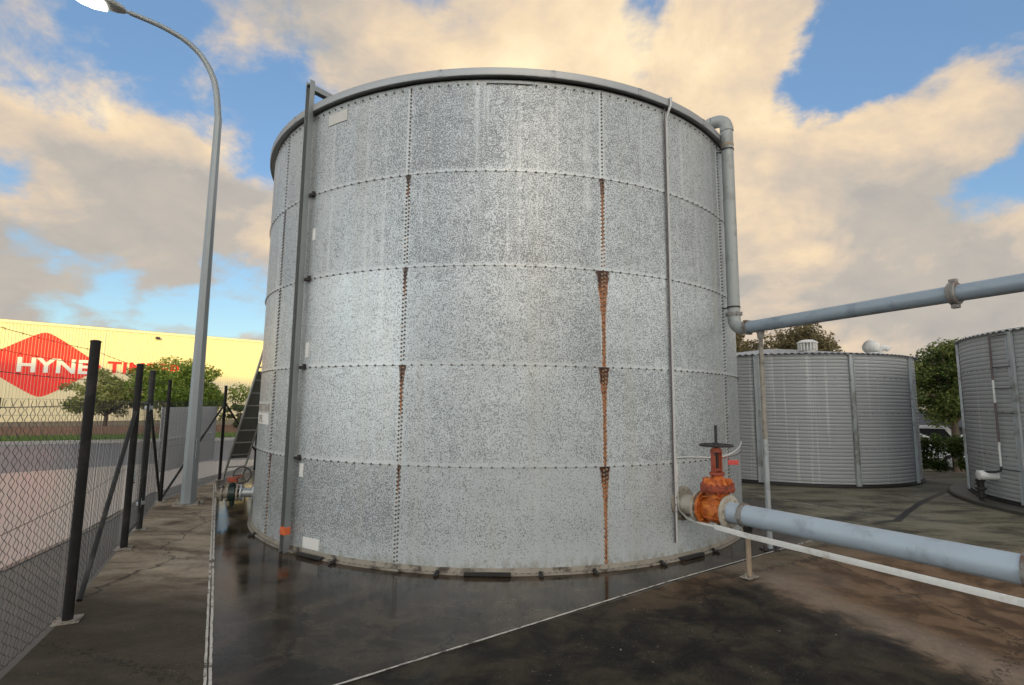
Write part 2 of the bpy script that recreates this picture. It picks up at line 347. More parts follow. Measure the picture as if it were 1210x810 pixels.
def road_mat(name, a, bb, rough, sc=1.):
    m, g, b = newmat(name); P = g.geo('Position')
    nA = g.noise(P, .25*sc, 5, .6, .5); nB = g.noise(P, 3*sc, 6, .65); nC = g.noise(P, 60, 3, .6)
    c = g.mix(g.math('ADD', g.math('MULTIPLY', nA, .6), g.math('MULTIPLY', nB, .4)), a, bb)
    c = g.vmath('SCALE', c, scale=g.math('ADD', .8, g.math('MULTIPLY', nC, .4)))
    g.set(b.inputs['Base Color'], c); g.set(b.inputs['Roughness'], g.math('ADD', rough, g.math('MULTIPLY', g.math('SUBTRACT', nA, .5), .4)))
    g.set(b.inputs['Normal'], g.bump(g.math('ADD', nC, nB), .25, .01)); return m
MT['drive'] = road_mat('concrete_driveway', (.25, .215, .19), (.48, .415, .37), .34)
MT['verge'] = road_mat('damp_concrete_strip', (.028, .027, .022), (.10, .092, .072), .5, 3)
MT['asphalt'] = road_mat('asphalt_road', (.10, .10, .104), (.19, .19, .19), .5)
MT['earth'] = road_mat('earth_ground', (.10, .09, .06), (.16, .14, .10), .8)
MT['kerb'] = simple('concrete_kerb', (.30, .29, .27), .8, 0, .2, 2)
MT['sealant'] = simple('white_joint_sealant', (.50, .47, .41), .7, 0, .4, 14, grime=(.085, .07, .055), gs=9)
MT['groove'] = simple('dark_drain_groove', (.012, .011, .010), .3)
def emis():
    m, g, b = newmat('lit_lamp_lens'); b.inputs['Base Color'].default_value = (.9, .9, .88, 1)
    b.inputs['Emission Color'].default_value = (1, .96, .9, 1); b.inputs['Emission Strength'].default_value = 3.5; m.cycles.emission_sampling = 'NONE'; return m
MT['lens'] = emis()

# ------------------------------------------------------------------ mesh helpers
WORLD = {}
def wloc(o): return WORLD.get(o.name, Vector((0, 0, 0)))
def thing(name, label, cat, loc=(0, 0, 0), group=None):
    o = bpy.data.objects.new(name, None); col.objects.link(o); o.empty_display_size = .2
    o.location = loc; WORLD[o.name] = Vector(loc); o['label'] = label; o['category'] = cat
    if group: o['group'] = group
    return o
def tag(o, label=None, cat=None, group=None, kind=None):
    for k, v in (('label', label), ('category', cat), ('group', group), ('kind', kind)):
        if v: o[k] = v
    return o
def frame_of(d):
    d = Vector(d).normalized(); a = Vector((0, 0, 1)) if abs(d.z) < .95 else Vector((1, 0, 0))
    u = d.cross(a).normalized(); v = u.cross(d).normalized(); return d, u, v
class MB:
    def __init__(s): s.v = []; s.f = []; s.sm = []
    def add(s, vs, fs, smooth=False):
        o = len(s.v); s.v += [tuple(x) for x in vs]; s.f += [tuple(i+o for i in f) for f in fs]; s.sm += [smooth]*len(fs); return s
    def box(s, c, size, ax=None, bev=0.):
        c = Vector(c); hx, hy, hz = (k/2 for k in size)
        A = ax or (Vector((1, 0, 0)), Vector((0, 1, 0)), Vector((0, 0, 1)))
        bm = bmesh.new(); bmesh.ops.create_cube(bm, size=1)
        for w in bm.verts: w.co = Vector((w.co.x*2*hx, w.co.y*2*hy, w.co.z*2*hz))
        if bev: bmesh.ops.bevel(bm, geom=list(bm.edges), offset=bev, segments=2, affect='EDGES', profile=.6)
        bm.verts.index_update()
        s.add([c + A[0]*w.co.x + A[1]*w.co.y + A[2]*w.co.z for w in bm.verts], [[w.index for w in f.verts] for f in bm.faces]); bm.free(); return s
    def tube(s, pts, r, n=12, cap=True, smooth=True):
        pts = [Vector(p) for p in pts]; rs = r if isinstance(r, (list, tuple)) else [r]*len(pts)
        vs = []; fs = []; _, u, v = frame_of(pts[1]-pts[0])
        for i, p in enumerate(pts):
            t = (pts[min(i+1, len(pts)-1)]-pts[max(i-1, 0)]).normalized()
            u = (u - t*u.dot(t)).normalized(); v = t.cross(u)
            for k in range(n):
                a = 2*PI*k/n; vs.append(p + (u*math.cos(a)+v*math.sin(a))*rs[i])
        for i in range(len(pts)-1):
            for k in range(n):
                k2 = (k+1) % n; fs.append((i*n+k, i*n+k2, (i+1)*n+k2, (i+1)*n+k))
        s.add(vs, fs, smooth)
        if cap:
            s.add([vs[k] for k in range(n)], [tuple(range(n))[::-1]]); s.add([vs[-n+k] for k in range(n)], [tuple(range(n))])
        return s
    def lathe(s, o, axis, prof, n=24, smooth=True):   # prof: (distance along axis, radius)
        o = Vector(o); d, u, v = frame_of(axis); vs = []; fs = []
        for (a, r) in prof:
            for k in range(n):
                t = 2*PI*k/n; vs.append(o + d*a + (u*math.cos(t)+v*math.sin(t))*max(r, 1e-4))
        for i in range(len(prof)-1):
            for k in range(n):
                k2 = (k+1) % n; fs.append((i*n+k, (i+1)*n+k, (i+1)*n+k2, i*n+k2))
        s.add(vs, fs, smooth); return s
    def prism(s, poly, z0, z1):
        n = len(poly); s.add([(x, y, z0) for x, y in poly]+[(x, y, z1) for x, y in poly],
              [tuple(range(n))[::-1], tuple(range(n, 2*n))]+[(i, (i+1) % n, n+(i+1) % n, n+i) for i in range(n)]); return s
    def build(s, name, mat, parent=None, attrs=None):
        me = bpy.data.meshes.new(name); o_ = wloc(parent) if parent else Vector((0, 0, 0))
        if parent and parent.parent: o_ = wloc(parent)
        vv = [(a-o_.x, b-o_.y, c-o_.z) for a, b, c in s.v]
        me.from_pydata(vv, [], s.f); me.polygons.foreach_set('use_smooth', s.sm)
        if attrs:
            for k, arr in attrs.items():
                at = me.attributes.new(k, 'FLOAT', 'POINT'); at.data.foreach_set('value', np.asarray(arr, dtype=np.float32))
        me.materials.append(mat); me.update()
        if any(s.sm):
            try: me.set_sharp_from_angle(angle=R_(40))
            except Exception: pass
        o = bpy.data.objects.new(name, me); col.objects.link(o)
        if parent: o.parent = parent
        WORLD[o.name] = o_.copy()
        return o
def arc(c, a0, a1, r, n, u, v):
    c = Vector(c); return [c+Vector(u)*r*math.cos(a0+(a1-a0)*i/n)+Vector(v)*r*math.sin(a0+(a1-a0)*i/n) for i in range(n+1)]
Z = Vector((0, 0, 1))

# ------------------------------------------------------------------ ground
def axis_pts(a): return sorted(set(a))
gx = axis_pts([-900, -300, -120, -60, -40, -30, -20, -10, 0, 6, 9, 10, 11, 12, 13, 14, 15, 16, 17, 18, 20, 24, 30, 40, 60, 120, 300, 900])
gy = axis_pts([-900, -300, -120, -60, -30, -10, 0, 5, 8, 10, 11, 12, 13, 14, 15, 16, 17, 18, 20, 24, 30, 40, 60, 120, 300, 900])
def gz(x, y):
    k = min(max(((x*.545+y*.839)-19.4)/3., 0), 1)*min(max((x-9)/4, 0), 1)
    return -.06 - .72*k
mb = MB(); mb.add([(x, y, gz(x, y)) for y in gy for x in gx], [(j*len(gx)+i, j*len(gx)+i+1, (j+1)*len(gx)+i+1, (j+1)*len(gx)+i) for j in range(len(gy)-1) for i in range(len(gx)-1)])
tag(mb.build('ground', MT['earth']), kind='structure')
FEN = [(-2.05, .9), (-2.62, 2.4), (-3.41, 4.28), (-4.45, 6.29), (-4.90, 7.18), (-5.90, 9.105), (-6.29, 11.62), (-6.30, 13.2), (-6.30, 16.0)]
slab_poly = [(1.0, -7), (20, -7), (20, 9.2), (12.3, 13.75), (11.1, 14.55), (9.5, 18.2), (-6.36, 18.2)] + [(x-.05, y) for x, y in FEN[::-1]] + [(-2.05, -7)]
mb = MB(); mb.prism(slab_poly, -.058, 0.); tag(mb.build('concrete_slab', MT['slab']), kind='structure')
# strip between the fence and the driveway edge
vg = [(x-.052, y) for x, y in FEN]
vl = [(-3.9, 0.9), (-4.35, 2.9), (-5.18, 5.57), (-5.62, 7.0), (-5.86, 7.9), (-6.6, 9.6), (-7.0, 11.6), (-7.05, 13.2), (-7.05, 16)]
n = len(vg); mb = MB(); mb.add([(x, y, -.044) for x, y in vg]+[(x, y, -.044) for x, y in vl], [(i, n+i, n+i+1, i+1)[::-1] for i in range(n-1)])
tag(mb.build('path', MT['verge']), kind='structure')
dv = [(-11.0, -4.)]
mb = MB(); dl = [(-40, -12), (-24, 3.2), (-13.5, 11.0), (-10.2, 14.7), (-7.4, 16.4), (-5.5, 17.6)]
dr_ = [(-3.9, -12), (-3.9, .9), (-4.35, 2.9), (-5.62, 7.0), (-6.8, 10.2), (-7.05, 16)]
n = len(dl); mb.add([(x, y, -.048) for x, y in dl]+[(x, y, -.048) for x, y in dr_], [(i, n+i, n+i+1, i+1) for i in range(n-1)])
tag(mb.build('driveway', MT['drive']), kind='structure')
mb = MB(); mb.add([(x, y, -.036) for (x, y) in [(-5.22, 5.55), (-5.86, 7.9), (-6.62, 9.6), (-5.14, 5.59), (-5.80, 7.88), (-6.56, 9.6)]], [(0, 3, 4, 1), (1, 4, 5, 2)])
tag(mb.build('drain_gap', MT['groove']), kind='structure')
rdir = Vector((.885, .465, 0)); rn = Vector((-.465, .885, 0)); k0 = Vector((-19.3, 20.3, 0))
def strip(a, b, z, name, mat, s0=-70, s1=60):
    mb = MB(); q = [k0+rdir*s0+rn*a, k0+rdir*s1+rn*a, k0+rdir*s1+rn*b, k0+rdir*s0+rn*b]
    mb.add([(p.x, p.y, z) for p in q], [(0, 1, 2, 3)]); return tag(mb.build(name, mat), kind='structure')
strip(-11.5, 0, -.052, 'road', MT['asphalt'])
mb = MB(); q = k0+rn*.08; mb.box((q.x-5*rdir.x, q.y-5*rdir.y, .0), (130, .16, .16), (rdir, rn, Z), .02); tag(mb.build('kerb', MT['kerb']), kind='structure')
# joints in the slab
def seal_line(pts, w, name, z=.004, double=False):
    mb = MB(); P = [Vector((x, y, 0)) for x, y in pts]
    offs = [(-w/2, -w*.12), (w*.12, w/2)] if double else [(-w/2, w/2)]
    for (a, b) in offs:
        vs = []; m = 0
        for i in range(len(P)-1):
            d = (P[i+1]-P[i]); L = d.length; d /= L; nn = Vector((-d.y, d.x, 0)); k = max(2, int(L/.06))
            for j in range(k+1):
                p = P[i]+d*L*j/k; vs += [p+nn*(a+random.uniform(-.0022, .0022))+Z*z, p+nn*(b+random.uniform(-.0022, .0022))+Z*z]; m += 1
        mb.add(vs, [(2*i, 2*i+2, 2*i+3, 2*i+1)[::-1] for i in range(m-1)])
    return tag(mb.build(name, MT['sealant']), kind='structure')
seal_line([(-.60, 1.2), (-1.87, 3.483), (-6.1, 11.1)], .045, 'slab_joint', double=True)
seal_line([(-2.9, 2.05), (-.894, 3.501), (1.538, 5.33), (3.2, 6.50), (3.85, 6.95)], .020, 'slab_joint')
seal_line([(4.3, 11.2), (4.62, 10.6), (5.86, 8.28)], .022, 'slab_joint')
mb = MB(); mb.add([(x, y, .004) for x, y in [(5.75, 8.16), (5.83, 8.10), (6.6, 8.9), (7.6, 9.85), (9.0, 11.05), (8.95, 11.12), (7.53, 9.92), (6.54, 8.97)]], [(0, 1, 2, 7), (7, 2, 3, 6), (6, 3, 4, 5)])
mb.add([(x, y, .0045) for x, y in [(5.35, 8.0), (5.75, 8.12), (5.82, 8.24), (5.5, 8.12)]], [(0, 1, 2, 3)])
tag(mb.build('drain_gap', MT['groove']), kind='structure')

# ------------------------------------------------------------------ the big bolted tank
TC = Vector((-.181, 9.349, 0)); TR = 3.851; RZ = [0.03, 1.05, 2.102, 3.17, 4.23, 5.30]; PA = 32.727; A0 = 1.45
def tp(phi, r, z): return Vector((TC.x+r*math.sin(phi), TC.y-r*math.cos(phi), z))
tank = thing('water_tank', 'large round bolted galvanised tank with rust streaks in the middle of the yard', 'water tank', TC)
seams = {}   # rust strength at the top of each vertical seam, per (seam, ring): (strength, length)
# seam index j: angle A0+16.36+PA*j ; j=-1 -> -14.9, j=0 -> 17.8, j=-2 -> -47.6, j=1 -> 50.5
rustmap = {(-1, 3): (.8, .34, .021), (-1, 2): (.8, .42, .018), (-1, 1): (.9, .62, .024), (-1, 0): (.75, .40, .014), (0, 3): (.88, 1.0, .019), (0, 2): (1.05, 1.7, .036), (0, 1): (1.05, 1.4, .028), (0, 0): (1.02, 1.5, .025), (-2, 0): (.75, 1.3, .020)}
def seam_ang(j): return R_(A0+PA/2+PA*j)
def panel(j, k):      # panel j between seam j-1 and seam j, ring k
    a0, a1 = seam_ang(j-1), seam_ang(j); ov = .035/TR
    vis = abs(A0+PA*j) < 72
    nu, nv = (96, 46) if vis else (10, 2)
    z0, z1 = RZ[k], RZ[k+1]+(.03 if k < 4 else 0)
    U = np.linspace(0, 1, nu+1); V = np.linspace(0, 1, nv+1)
    vs = []; at = {x: [] for x in ('sl', 'sr', 'dz', 'rl', 'rr', 'wl', 'wr', 'll', 'lr', 'edge', 'tone', 'low', 'dirt_topdark', 'run', 'u', 'dens')}; dens_ = random.uniform(-.065, -.02); ql = rustmap.get((j-1, k), (0, 1., .02)); qr = rustmap.get((j, k), (0, 1., .02))
    W = TR*(a1-a0)
    tone = (1.05, 1.03, 1., .95, .86)[k]*(1.+random.uniform(-.10, .08))  # ring factors paint the light's fade up the wall; random part is panel tone
    for v in V:
        for u in U:
            a = a0-ov+(a1-a0+2*ov)*u
            r = TR + .006*(1-u) - .006*v + .004
            vs.append(tp(a, r, z0+(z1-z0)*v))
            du = u*W; dv_ = (z1-z0)*(1-v)
            for nm_, vl_ in (('sl', (a-a0)*TR), ('sr', (a1-a)*TR), ('dz', max(dv_-.03, 0)), ('rl', ql[0]), ('rr', qr[0]), ('ll', ql[1]), ('lr', qr[1]), ('wl', ql[2]), ('wr', qr[2])): at[nm_].append(vl_)
            eb = max(0, 1-min(du, W-du)/.09, 1-min(dv_, (z1-z0)-dv_)/.05)
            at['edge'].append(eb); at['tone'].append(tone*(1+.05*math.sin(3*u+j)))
            at['low'].append(max(0, 1-(z0+(z1-z0)*v)/.42) if k == 0 else 0)
            at['dirt_topdark'].append(max(0, 1-(z0+(z1-z0)*v)/.17)*.9 if k == 0 else max(0, 1-dv_/.1)*.35 if k == 4 else 0)
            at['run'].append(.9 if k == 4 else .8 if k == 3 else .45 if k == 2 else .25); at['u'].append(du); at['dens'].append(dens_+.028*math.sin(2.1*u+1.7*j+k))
    fs = [(i*(nu+1)+m, i*(nu+1)+m+1, (i+1)*(nu+1)+m+1, (i+1)*(nu+1)+m) for i in range(nv) for m in range(nu)]
    # thin returned edges along the left side and the foot, so the laps read
    mb = MB(); mb.add(vs, fs, True)
    extra = []
    for i in range(nv+1): a = a0-ov; p = vs[i*(nu+1)]; q = Vector((TC.x, TC.y, 0)); d = (Vector((p.x, p.y, 0))-q).normalized(); extra.append(p-d*.012)
    e0 = len(vs); mb.add(extra, []); 
    mb.f += [(i*(nu+1), (i+1)*(nu+1), e0+i+1, e0+i) for i in range(nv)]; mb.sm += [False]*nv
    e1 = len(mb.v); ex2 = []
    for m in range(nu+1): p = vs[m]; d = (Vector((p.x, p.y, 0))-Vector((TC.x, TC.y, 0))).normalized(); ex2.append(p-d*.012)
    mb.add(ex2, []); mb.f += [(m, e1+m, e1+m+1, m+1) for m in range(nu)]; mb.sm += [False]*nu
    ne = len(extra)+len(ex2)
    for x in at: at[x] += [at[x][i*(nu+1)] for i in range(nv+1)] + [at[x][m] for m in range(nu+1)]
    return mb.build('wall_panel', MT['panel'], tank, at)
random.seed(3)
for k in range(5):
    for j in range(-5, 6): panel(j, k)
# bolts
bolts = []
for k in range(1, 6):
    for i in range(11*20):
        a = R_(A0+PA/2)+2*PI*i/220; a = (a+PI) % (2*PI)-PI
        if abs(a) < R_(72): bolts.append((a, RZ[k]-(.0 if k < 5 else .055), 0))
for j in range(-2, 2):
    for k in range(5):
        for i in range(23):
            z = RZ[k]+.03+(RZ[k+1]-RZ[k]-.05)*(i+.5)/23
            cols = [0.] if k == 4 else [-.016, .016]
            for ci, dx in enumerate(cols): bolts.append((seam_ang(j)+dx/TR, z+(.011 if ci else 0), 1 if (j, k) in rustmap and random.random() < (.8 if j == 0 else .12) else 0))
random.shuffle(bolts)
def bolt_mb(mb, a, z, sc=.88):
    mb.lathe(tp(a, TR+.008, z), tp(a, 1, 0)-TC, [(0, .0135*sc), (.003, .0135*sc), (.0035, .0095*sc), (.012, .0095*sc), (.014, .007*sc), (.0141, 0)], 7, False)
bolts.sort(key=lambda b: (tp(b[0], TR, b[1])-Vector((0, 0, 1.7))).length)
for (a, z, r) in bolts[:100]:
    mb = MB(); bolt_mb(mb, a, z); mb.build('bolt', MT['bolt_rust' if r else 'bolt'], tank)
mb = MB(); mb2 = MB()
for (a, z, r) in bolts[100:]: bolt_mb(mb2 if r else mb, a, z)
tag(mb.build('bolt_rows', MT['bolt'], tank), kind='stuff'); tag(mb2.build('rusty_bolt_rows', MT['bolt_rust'], tank), kind='stuff')
# foot flange, packers and clips
mb = MB(); mb.lathe(TC, Z, [(.0, TR-.02), (.0, TR+.058), (.016, TR+.058), (.018, TR+.018), (.06, TR+.014), (.062, TR-.01)], 180); mb.build('base_flange', MT['flange'], tank)
mb = MB()
for i in range(150):
    a = -PI*.42+PI*.84*i/149; p = tp(a, TR+.040, .016); mb.lathe(p, Z, [(0, .011), (.007, .011), (.0071, 0)], 6, False)
tag(mb.build('flange_bolts', MT['bolt'], tank), kind='stuff')
for a, w in ((-31.0, .40), (-.6, .47), (34.6, .40)):
    a = R_(a); n_ = (tp(a, 1, 0)-TC).normalized(); t_ = Z.cross(n_)
    mb = MB(); c = tp(a, TR+.062, .020); mb.box(c, (w, .055, .030), (t_, n_, Z), .006); mb.box(c+n_*.024+Z*.008, (w*.96, .008, .036), (t_, n_, Z), .003)
    mb.build('anchor_plate', MT['dark'], tank)
for a in (-25.5, -8.0, 7.2, 15.5, 27.6, 41.0, -52., 57.):
    a = R_(a); n_ = (tp(a, 1, 0)-TC).normalized(); t_ = Z.cross(n_)
    mb = MB(); c = tp(a, TR+.10, .014); mb.box(c-n_*.02, (.04, .11, .018), (t_, n_, Z), .004); mb.box(c-n_*.04+Z*.018, (.03, .03, .022), (t_, n_, Z), .004); mb.tube([c+n_*.01, c+n_*.01+Z*.022], .009, 6)
    mb.build('anchor_clip', MT['dark'], tank)
# roof and rim
mb = MB(); mb.lathe(TC, Z, [(5.395, TR+.06), (5.43, TR-.2), (5.8, .3), (5.82, 0)], 120); mb.build('roof', MT['galv'], tank)
mb = MB(); mb.lathe(TC, Z, [(5.325, TR-.01), (5.325, TR+.05), (5.312, TR+.054), (5.314, TR+.072), (5.322, TR+.075), (5.398, TR+.075), (5.406, TR+.062), (5.41, TR-.05)], 180); mb.build('roof_rim', MT['rim'], tank)
for a in (-43, -9.5, 9, 25, 42.5, 56):
    a = R_(a); n_ = (tp(a, 1, 0)-TC).normalized(); t_ = Z.cross(n_); mb = MB()
    mb.box(tp(a, TR+.076, 5.36), (.05, .006, .078), (t_, n_, Z), .001); mb.lathe(tp(a, TR+.079, 5.388), n_, [(0, .007), (.006, .006), (.0061, 0)], 6)
    mb.build('rim_joint', MT['rim'], tank)
# patch of slotted vent below the rim
mb = MB(); a = R_(2.0)
for i in range(9):
    aa = a+(i-4)*.0145; mb.box(tp(aa, TR+.014, 5.262), (.06, .008, .028), (Z.cross((tp(aa, 1, 0)-TC).normalized()), (tp(aa, 1, 0)-TC).normalized(), Z))
mb.build('rim_packer', MT['rail'], tank)
def curved_plate(name, mat, a0, a1, z0, z1, off=.012, skew=0., nn=14, th=.0015, parent=None):
    mb = MB(); vs = []
    for i in range(nn+1):
        a = R_(a0+(a1-a0)*i/nn); vs += [tp(a, TR+off, z0), tp(a, TR+off, z1), tp(a, TR+off-.02, z0), tp(a, TR+off-.02, z1)]
    fs = []
    for i in range(nn): o = 4*i; fs += [(o, o+4, o+5, o+1), (o+1, o+5, o+7, o+3), (o, o+2, o+6, o+4)]
    fs += [(0, 1, 3, 2), (4*nn, 4*nn+2, 4*nn+3, 4*nn+1)]
    mb.add(vs, fs, False); return mb.build(name, mat, parent or tank)
for (a0, a1, z0, z1) in ((-35.9, -35.1, 3.65, 3.80), (-36.2, -35.3, 2.22, 2.40), (-36.0, -35.0, .84, .99)): curved_plate('sticker', MT['sticker'], a0, a1, z0, z1)
curved_plate('sticker', MT['sticker'], -33.9, -29.8, .075, .19, .016)
curved_plate('faded_patch', MT['faded'], -32.9, -28.1, 5.06, 5.20)
def text_mesh(txt, size, name, mat, parent, origin, ux, uz, offset=0., extr=.003, sxs=1., spacing=1.):
    cu = bpy.data.curves.new('lettering', 'FONT'); cu.body = txt; cu.size = size; cu.offset = offset; cu.extrude = extr; cu.space_character = spacing
    ob = bpy.data.objects.new('lettering', cu); col.objects.link(ob)
    dg = bpy.context.evaluated_depsgraph_get(); me = bpy.data.meshes.new_from_object(ob.evaluated_get(dg))
    xs = [v.co.x for v in me.vertices]; x0, x1 = min(xs), max(xs)
    ux = Vector(ux); uz = Vector(uz); un = ux.cross(uz); mb = MB()
    mb.add([Vector(origin)+ux*((v.co.x-x0)*sxs)+uz*v.co.y+un*v.co.z for v in me.vertices], [tuple(p.vertices) for p in me.polygons])
    bpy.data.objects.remove(ob); bpy.data.curves.remove(cu)
    return mb.build(name, mat, parent)
sg = curved_plate('sign_plate', MT['sticker'], -61.2, -50.2, 1.40, 1.545, .013)
sg2 = curved_plate('sign_plate', MT['faded'], -61.2, -48.6, 1.548, 1.70, .0125)
def curved_text(txt, size, a0, z, width, mat, parent):
    o = text_mesh(txt, size, 'lettering', mat, parent, (0, 0, 0), (1, 0, 0), (0, 0, 1), .004, .0005)
    vs = o.data.vertices; base = wloc(parent); W = max(v.co.x+base.x for v in vs)
    for v in vs:
        x = (v.co.x+base.x)/W*width; zz = v.co.z+base.z; a = R_(a0)+x/TR; p = tp(a, TR+.0145-(v.co.y+base.y), z+zz); v.co = p-base
curved_text('IN RES TANK', .14, -60.6, 1.57, .78, MT['ink'], sg2); curved_text('OPE.', .13, -59.6, 1.425, .36, MT['ink'], sg)
# level-gauge channel up the side
ra = R_(-37.4); rn_ = (tp(ra, 1, 0)-TC).normalized(); rt_ = Z.cross(rn_)
rail = MB(); 
rail.box(tp(ra, TR+.055, 2.86), (.080, .006, 5.72), (rt_, rn_, Z)); 
for s in (-1, 1): rail.box(tp(ra, TR+.090, 2.86)+rt_*s*.043, (.006, .064, 5.72), (rt_, rn_, Z))
rail = rail.build('gauge_channel', MT['rail'], tank)
mb = MB(); c = tp(ra, TR-.13, 5.67); mb.box(c, (.086, .50, .006), (rt_, rn_, Z))
for s in (-1, 1): mb.box(c+rt_*s*.040-Z*.035, (.006, .50, .064), (rt_, rn_, Z))
mb.build('channel_arm', MT['rail'], tank)
for k in range(1, 5):
    mb = MB(); c = tp(ra, TR+.03, RZ[k]+.0)+rt_*.075; mb.box(c, (.075, .05, .035), (rt_, rn_, Z), .004); mb.box(c+rt_*.03+Z*.01, (.022, .035, .06), (rt_, rn_, Z), .003); mb.build('channel_clip', MT['dark'], tank)
mb = MB(); mb.box(tp(ra, TR+.088, .235), (.098, .078, .085), (rt_, rn_, Z), .006); mb.build('orange_tag', MT['orange_tag'], tank)
# conduits
for da, r, mtn, nm, zt in ((31.26, .0065, 'purple', 'dark_conduit', 5.30), (31.60, .015, 'conduit', 'pale_conduit', 5.2)):
    a = R_(da); pts = [tp(a, TR+.028, .19), tp(a, TR+.028, 2.), tp(a, TR+.028, zt)]
    if nm == 'pale_conduit': pts = [tp(a, TR+.028, .19), tp(a, TR+.028, 2.), tp(a, TR+.03, 5.16), tp(a+R_(.05), TR+.06, 5.24), tp(a+R_(.2), TR+.092, 5.32), tp(a+R_(.3), TR+.092, 5.41), tp(a+R_(.4), TR+.0, 5.44)]
    o = MB().tube(pts, r, 10).build(nm, MT[mtn], tank)
    mb = MB()
    for z in (.3, .85, 1.3, 1.9, 2.5, 3.0, 3.7, 4.1, 4.7): mb.box(tp(a, TR+.03, z), (.045, .036, .016), (Z.cross((tp(a, 1, 0)-TC).normalized()), (tp(a, 1, 0)-TC).normalized(), Z), .004)
    if nm == 'pale_conduit': mb.build('clip', MT['conduit'], o)
pts = []
for i in range(16):
    a = 31.8+i*2.4; z = 1.115-.05*math.exp(-((a-46)/8)**2)+(.05*max(0, (a-55)/10)); pts.append(tp(R_(a), TR+.02, z))
MB().tube(pts, .0085, 8).build('thin_cable', MT['white'], tank)
# inlet nozzle under the valve
nz = tp(R_(33.6), TR, .6); dr = (tp(R_(33.6), 1, 0)-TC).normalized()
mb = MB(); mb.lathe(nz, dr, [(-.03, .19), (.022, .19), (.026, .18), (.026, .1), (.1, .1), (.1, .1)], 32)
for i in range(12):
    t = 2*PI*i/12; d_, u_, v_ = frame_of(dr); mb.lathe(nz+dr*.022+(u_*math.cos(t)+v_*math.sin(t))*.155, dr, [(0, .014), (.018, .014), (.0181, 0)], 6, False)
mb.build('nozzle', MT['flange'], tank)

# ------------------------------------------------------------------ orange gate valve
vo = Vector((nz.x, nz.y, 0))
def ax(s, z=.6): return Vector((nz.x, nz.y, z))+dr*s
gv = thing('gate_valve', 'rusty orange gate valve with black handwheel bolted to the big tank', 'valve', ax(.42, 0.))
_, U_, V_ = frame_of(dr); U_ = Z.cross(dr).normalized()
def flange(mb, s, r, th, nb=10, br=None):
    mb.lathe(ax(s), dr, [(0, .06), (0, r-.004), (.004, r), (th-.004, r), (th, r-.004), (th, .06)], 32)
    for i in range(nb):
        t = 2*PI*(i+.5)/nb; o = (U_*math.cos(t)+Z*math.sin(t))*(r*.80)
        mb.lathe(ax(s-.014)+o, dr, [(0, 0.), (.001, .013), (.014, .013), (.014, .009), (th+.014, .009), (th+.014, .013), (th+.028, .013), (th+.029, 0)], 6, False)
mb = MB(); mb.lathe(ax(.06), dr, [(0, .105), (.20, .105)], 28); flange(mb, .235, .175, .03); mb.build('inlet_flange', MT['valve_cream'], gv)
mb = MB(); flange(mb, .292, .172, .032)
mb.lathe(ax(.32), dr, [(0, .11), (.03, .118), (.07, .135), (.16, .14), (.24, .13), (.28, .115)], 28)
# pot-shaped body rising to the bonnet flange
el = []
for (z, a, b) in [(.475, .03, .05), (.49, .07, .09), (.53, .095, .12), (.62, .105, .13), (.72, .10, .125), (.79, .10, .13), (.815, .115, .16)]:
    el.append((z, a, b))
n = 28; vs = []
for (z, a, b) in el:
    for k in range(n):
        t = 2*PI*k/n; vs.append(ax(.47, z)+dr*a*math.cos(t)+U_*b*math.sin(t))
mb.add(vs, [(i*n+k, i*n+(k+1) % n, (i+1)*n+(k+1) % n, (i+1)*n+k) for i in range(len(el)-1) for k in range(n)]+[tuple(range(n))[::-1]], True)
for zz in (.53, .60, .67, .74): mb.box(ax(.47, zz), (.21, .262, .012), (dr, U_, Z), .004)
mb.build('valve_body', MT['valve'], gv)
mb = MB(); flange(mb, .585, .172, .03); mb.build('outlet_flange', MT['valve_cream'], gv)
def ell(mb, prof, n=32, c=.47):
    vs = []
    for (z, a, b) in prof:
        for k in range(n):
            t = 2*PI*k/n; vs.append(ax(c, z)+dr*a*math.cos(t)+U_*b*math.sin(t))
    mb.add(vs, [(i*n+k, i*n+(k+1) % n, (i+1)*n+(k+1) % n, (i+1)*n+k) for i in range(len(prof)-1) for k in range(n)], True)
mb = MB(); ell(mb, [(.800, .06, .08), (.802, .150, .205), (.812, .156, .212), (.836, .156, .212), (.842, .15, .205), (.843, .05, .05)]); ell(mb, [(.8435, .05, .05), (.8440, .145, .20), (.862, .145, .20), (.868, .135, .19), (.869, .1, .12)])
for i in range(16):
    t = 2*PI*i/16; o = dr*.138*math.cos(t)+U_*.192*math.sin(t); mb.lathe(ax(.47, .785)+o, Z, [(0, 0.), (.001, .012), (.10, .012), (.101, 0)], 6, False)
mb.build('bonnet_flange', MT['valve_red'], gv)
mb = MB(); ell(mb, [(.868, .128, .172), (.895, .118, .155), (.925, .09, .115), (.945, .065, .078), (.97, .05, .055), (.975, .0, .0)])
for i in range(6):
    t = PI*i/6; mb.box(ax(.47, .905), (.012, .30, .05), ((dr*math.cos(t)+U_*math.sin(t)), (U_*math.cos(t)-dr*math.sin(t)), Z), .004)
mb.build('bonnet', MT['valve'], gv)
mb = MB(); ell(mb, [(.965, .03, .03), (.967, .075, .085), (.995, .075, .085), (.997, .03, .03)], 20)
for s in (-1, 1):
    mb.box(ax(.47, 1.10)+U_*s*.058, (.05, .020, .24), (dr, U_, Z), .005); mb.box(ax(.47, 1.10)+U_*s*.047, (.014, .03, .235), (dr, U_, Z), .004)
ell(mb, [(1.205, .03, .03), (1.207, .06, .075), (1.235, .05, .065), (1.25, .04, .045), (1.251, 0, 0)], 20)
mb.box(ax(.47, 1.02), (.06, .10, .03), (dr, U_, Z), .006)
for s in (-1, 1): mb.tube([ax(.47, 1.0)+dr*s*.055, ax(.47, 1.075)+dr*s*.055], .009, 8)
mb.build('yoke', MT['valve_red'], gv)
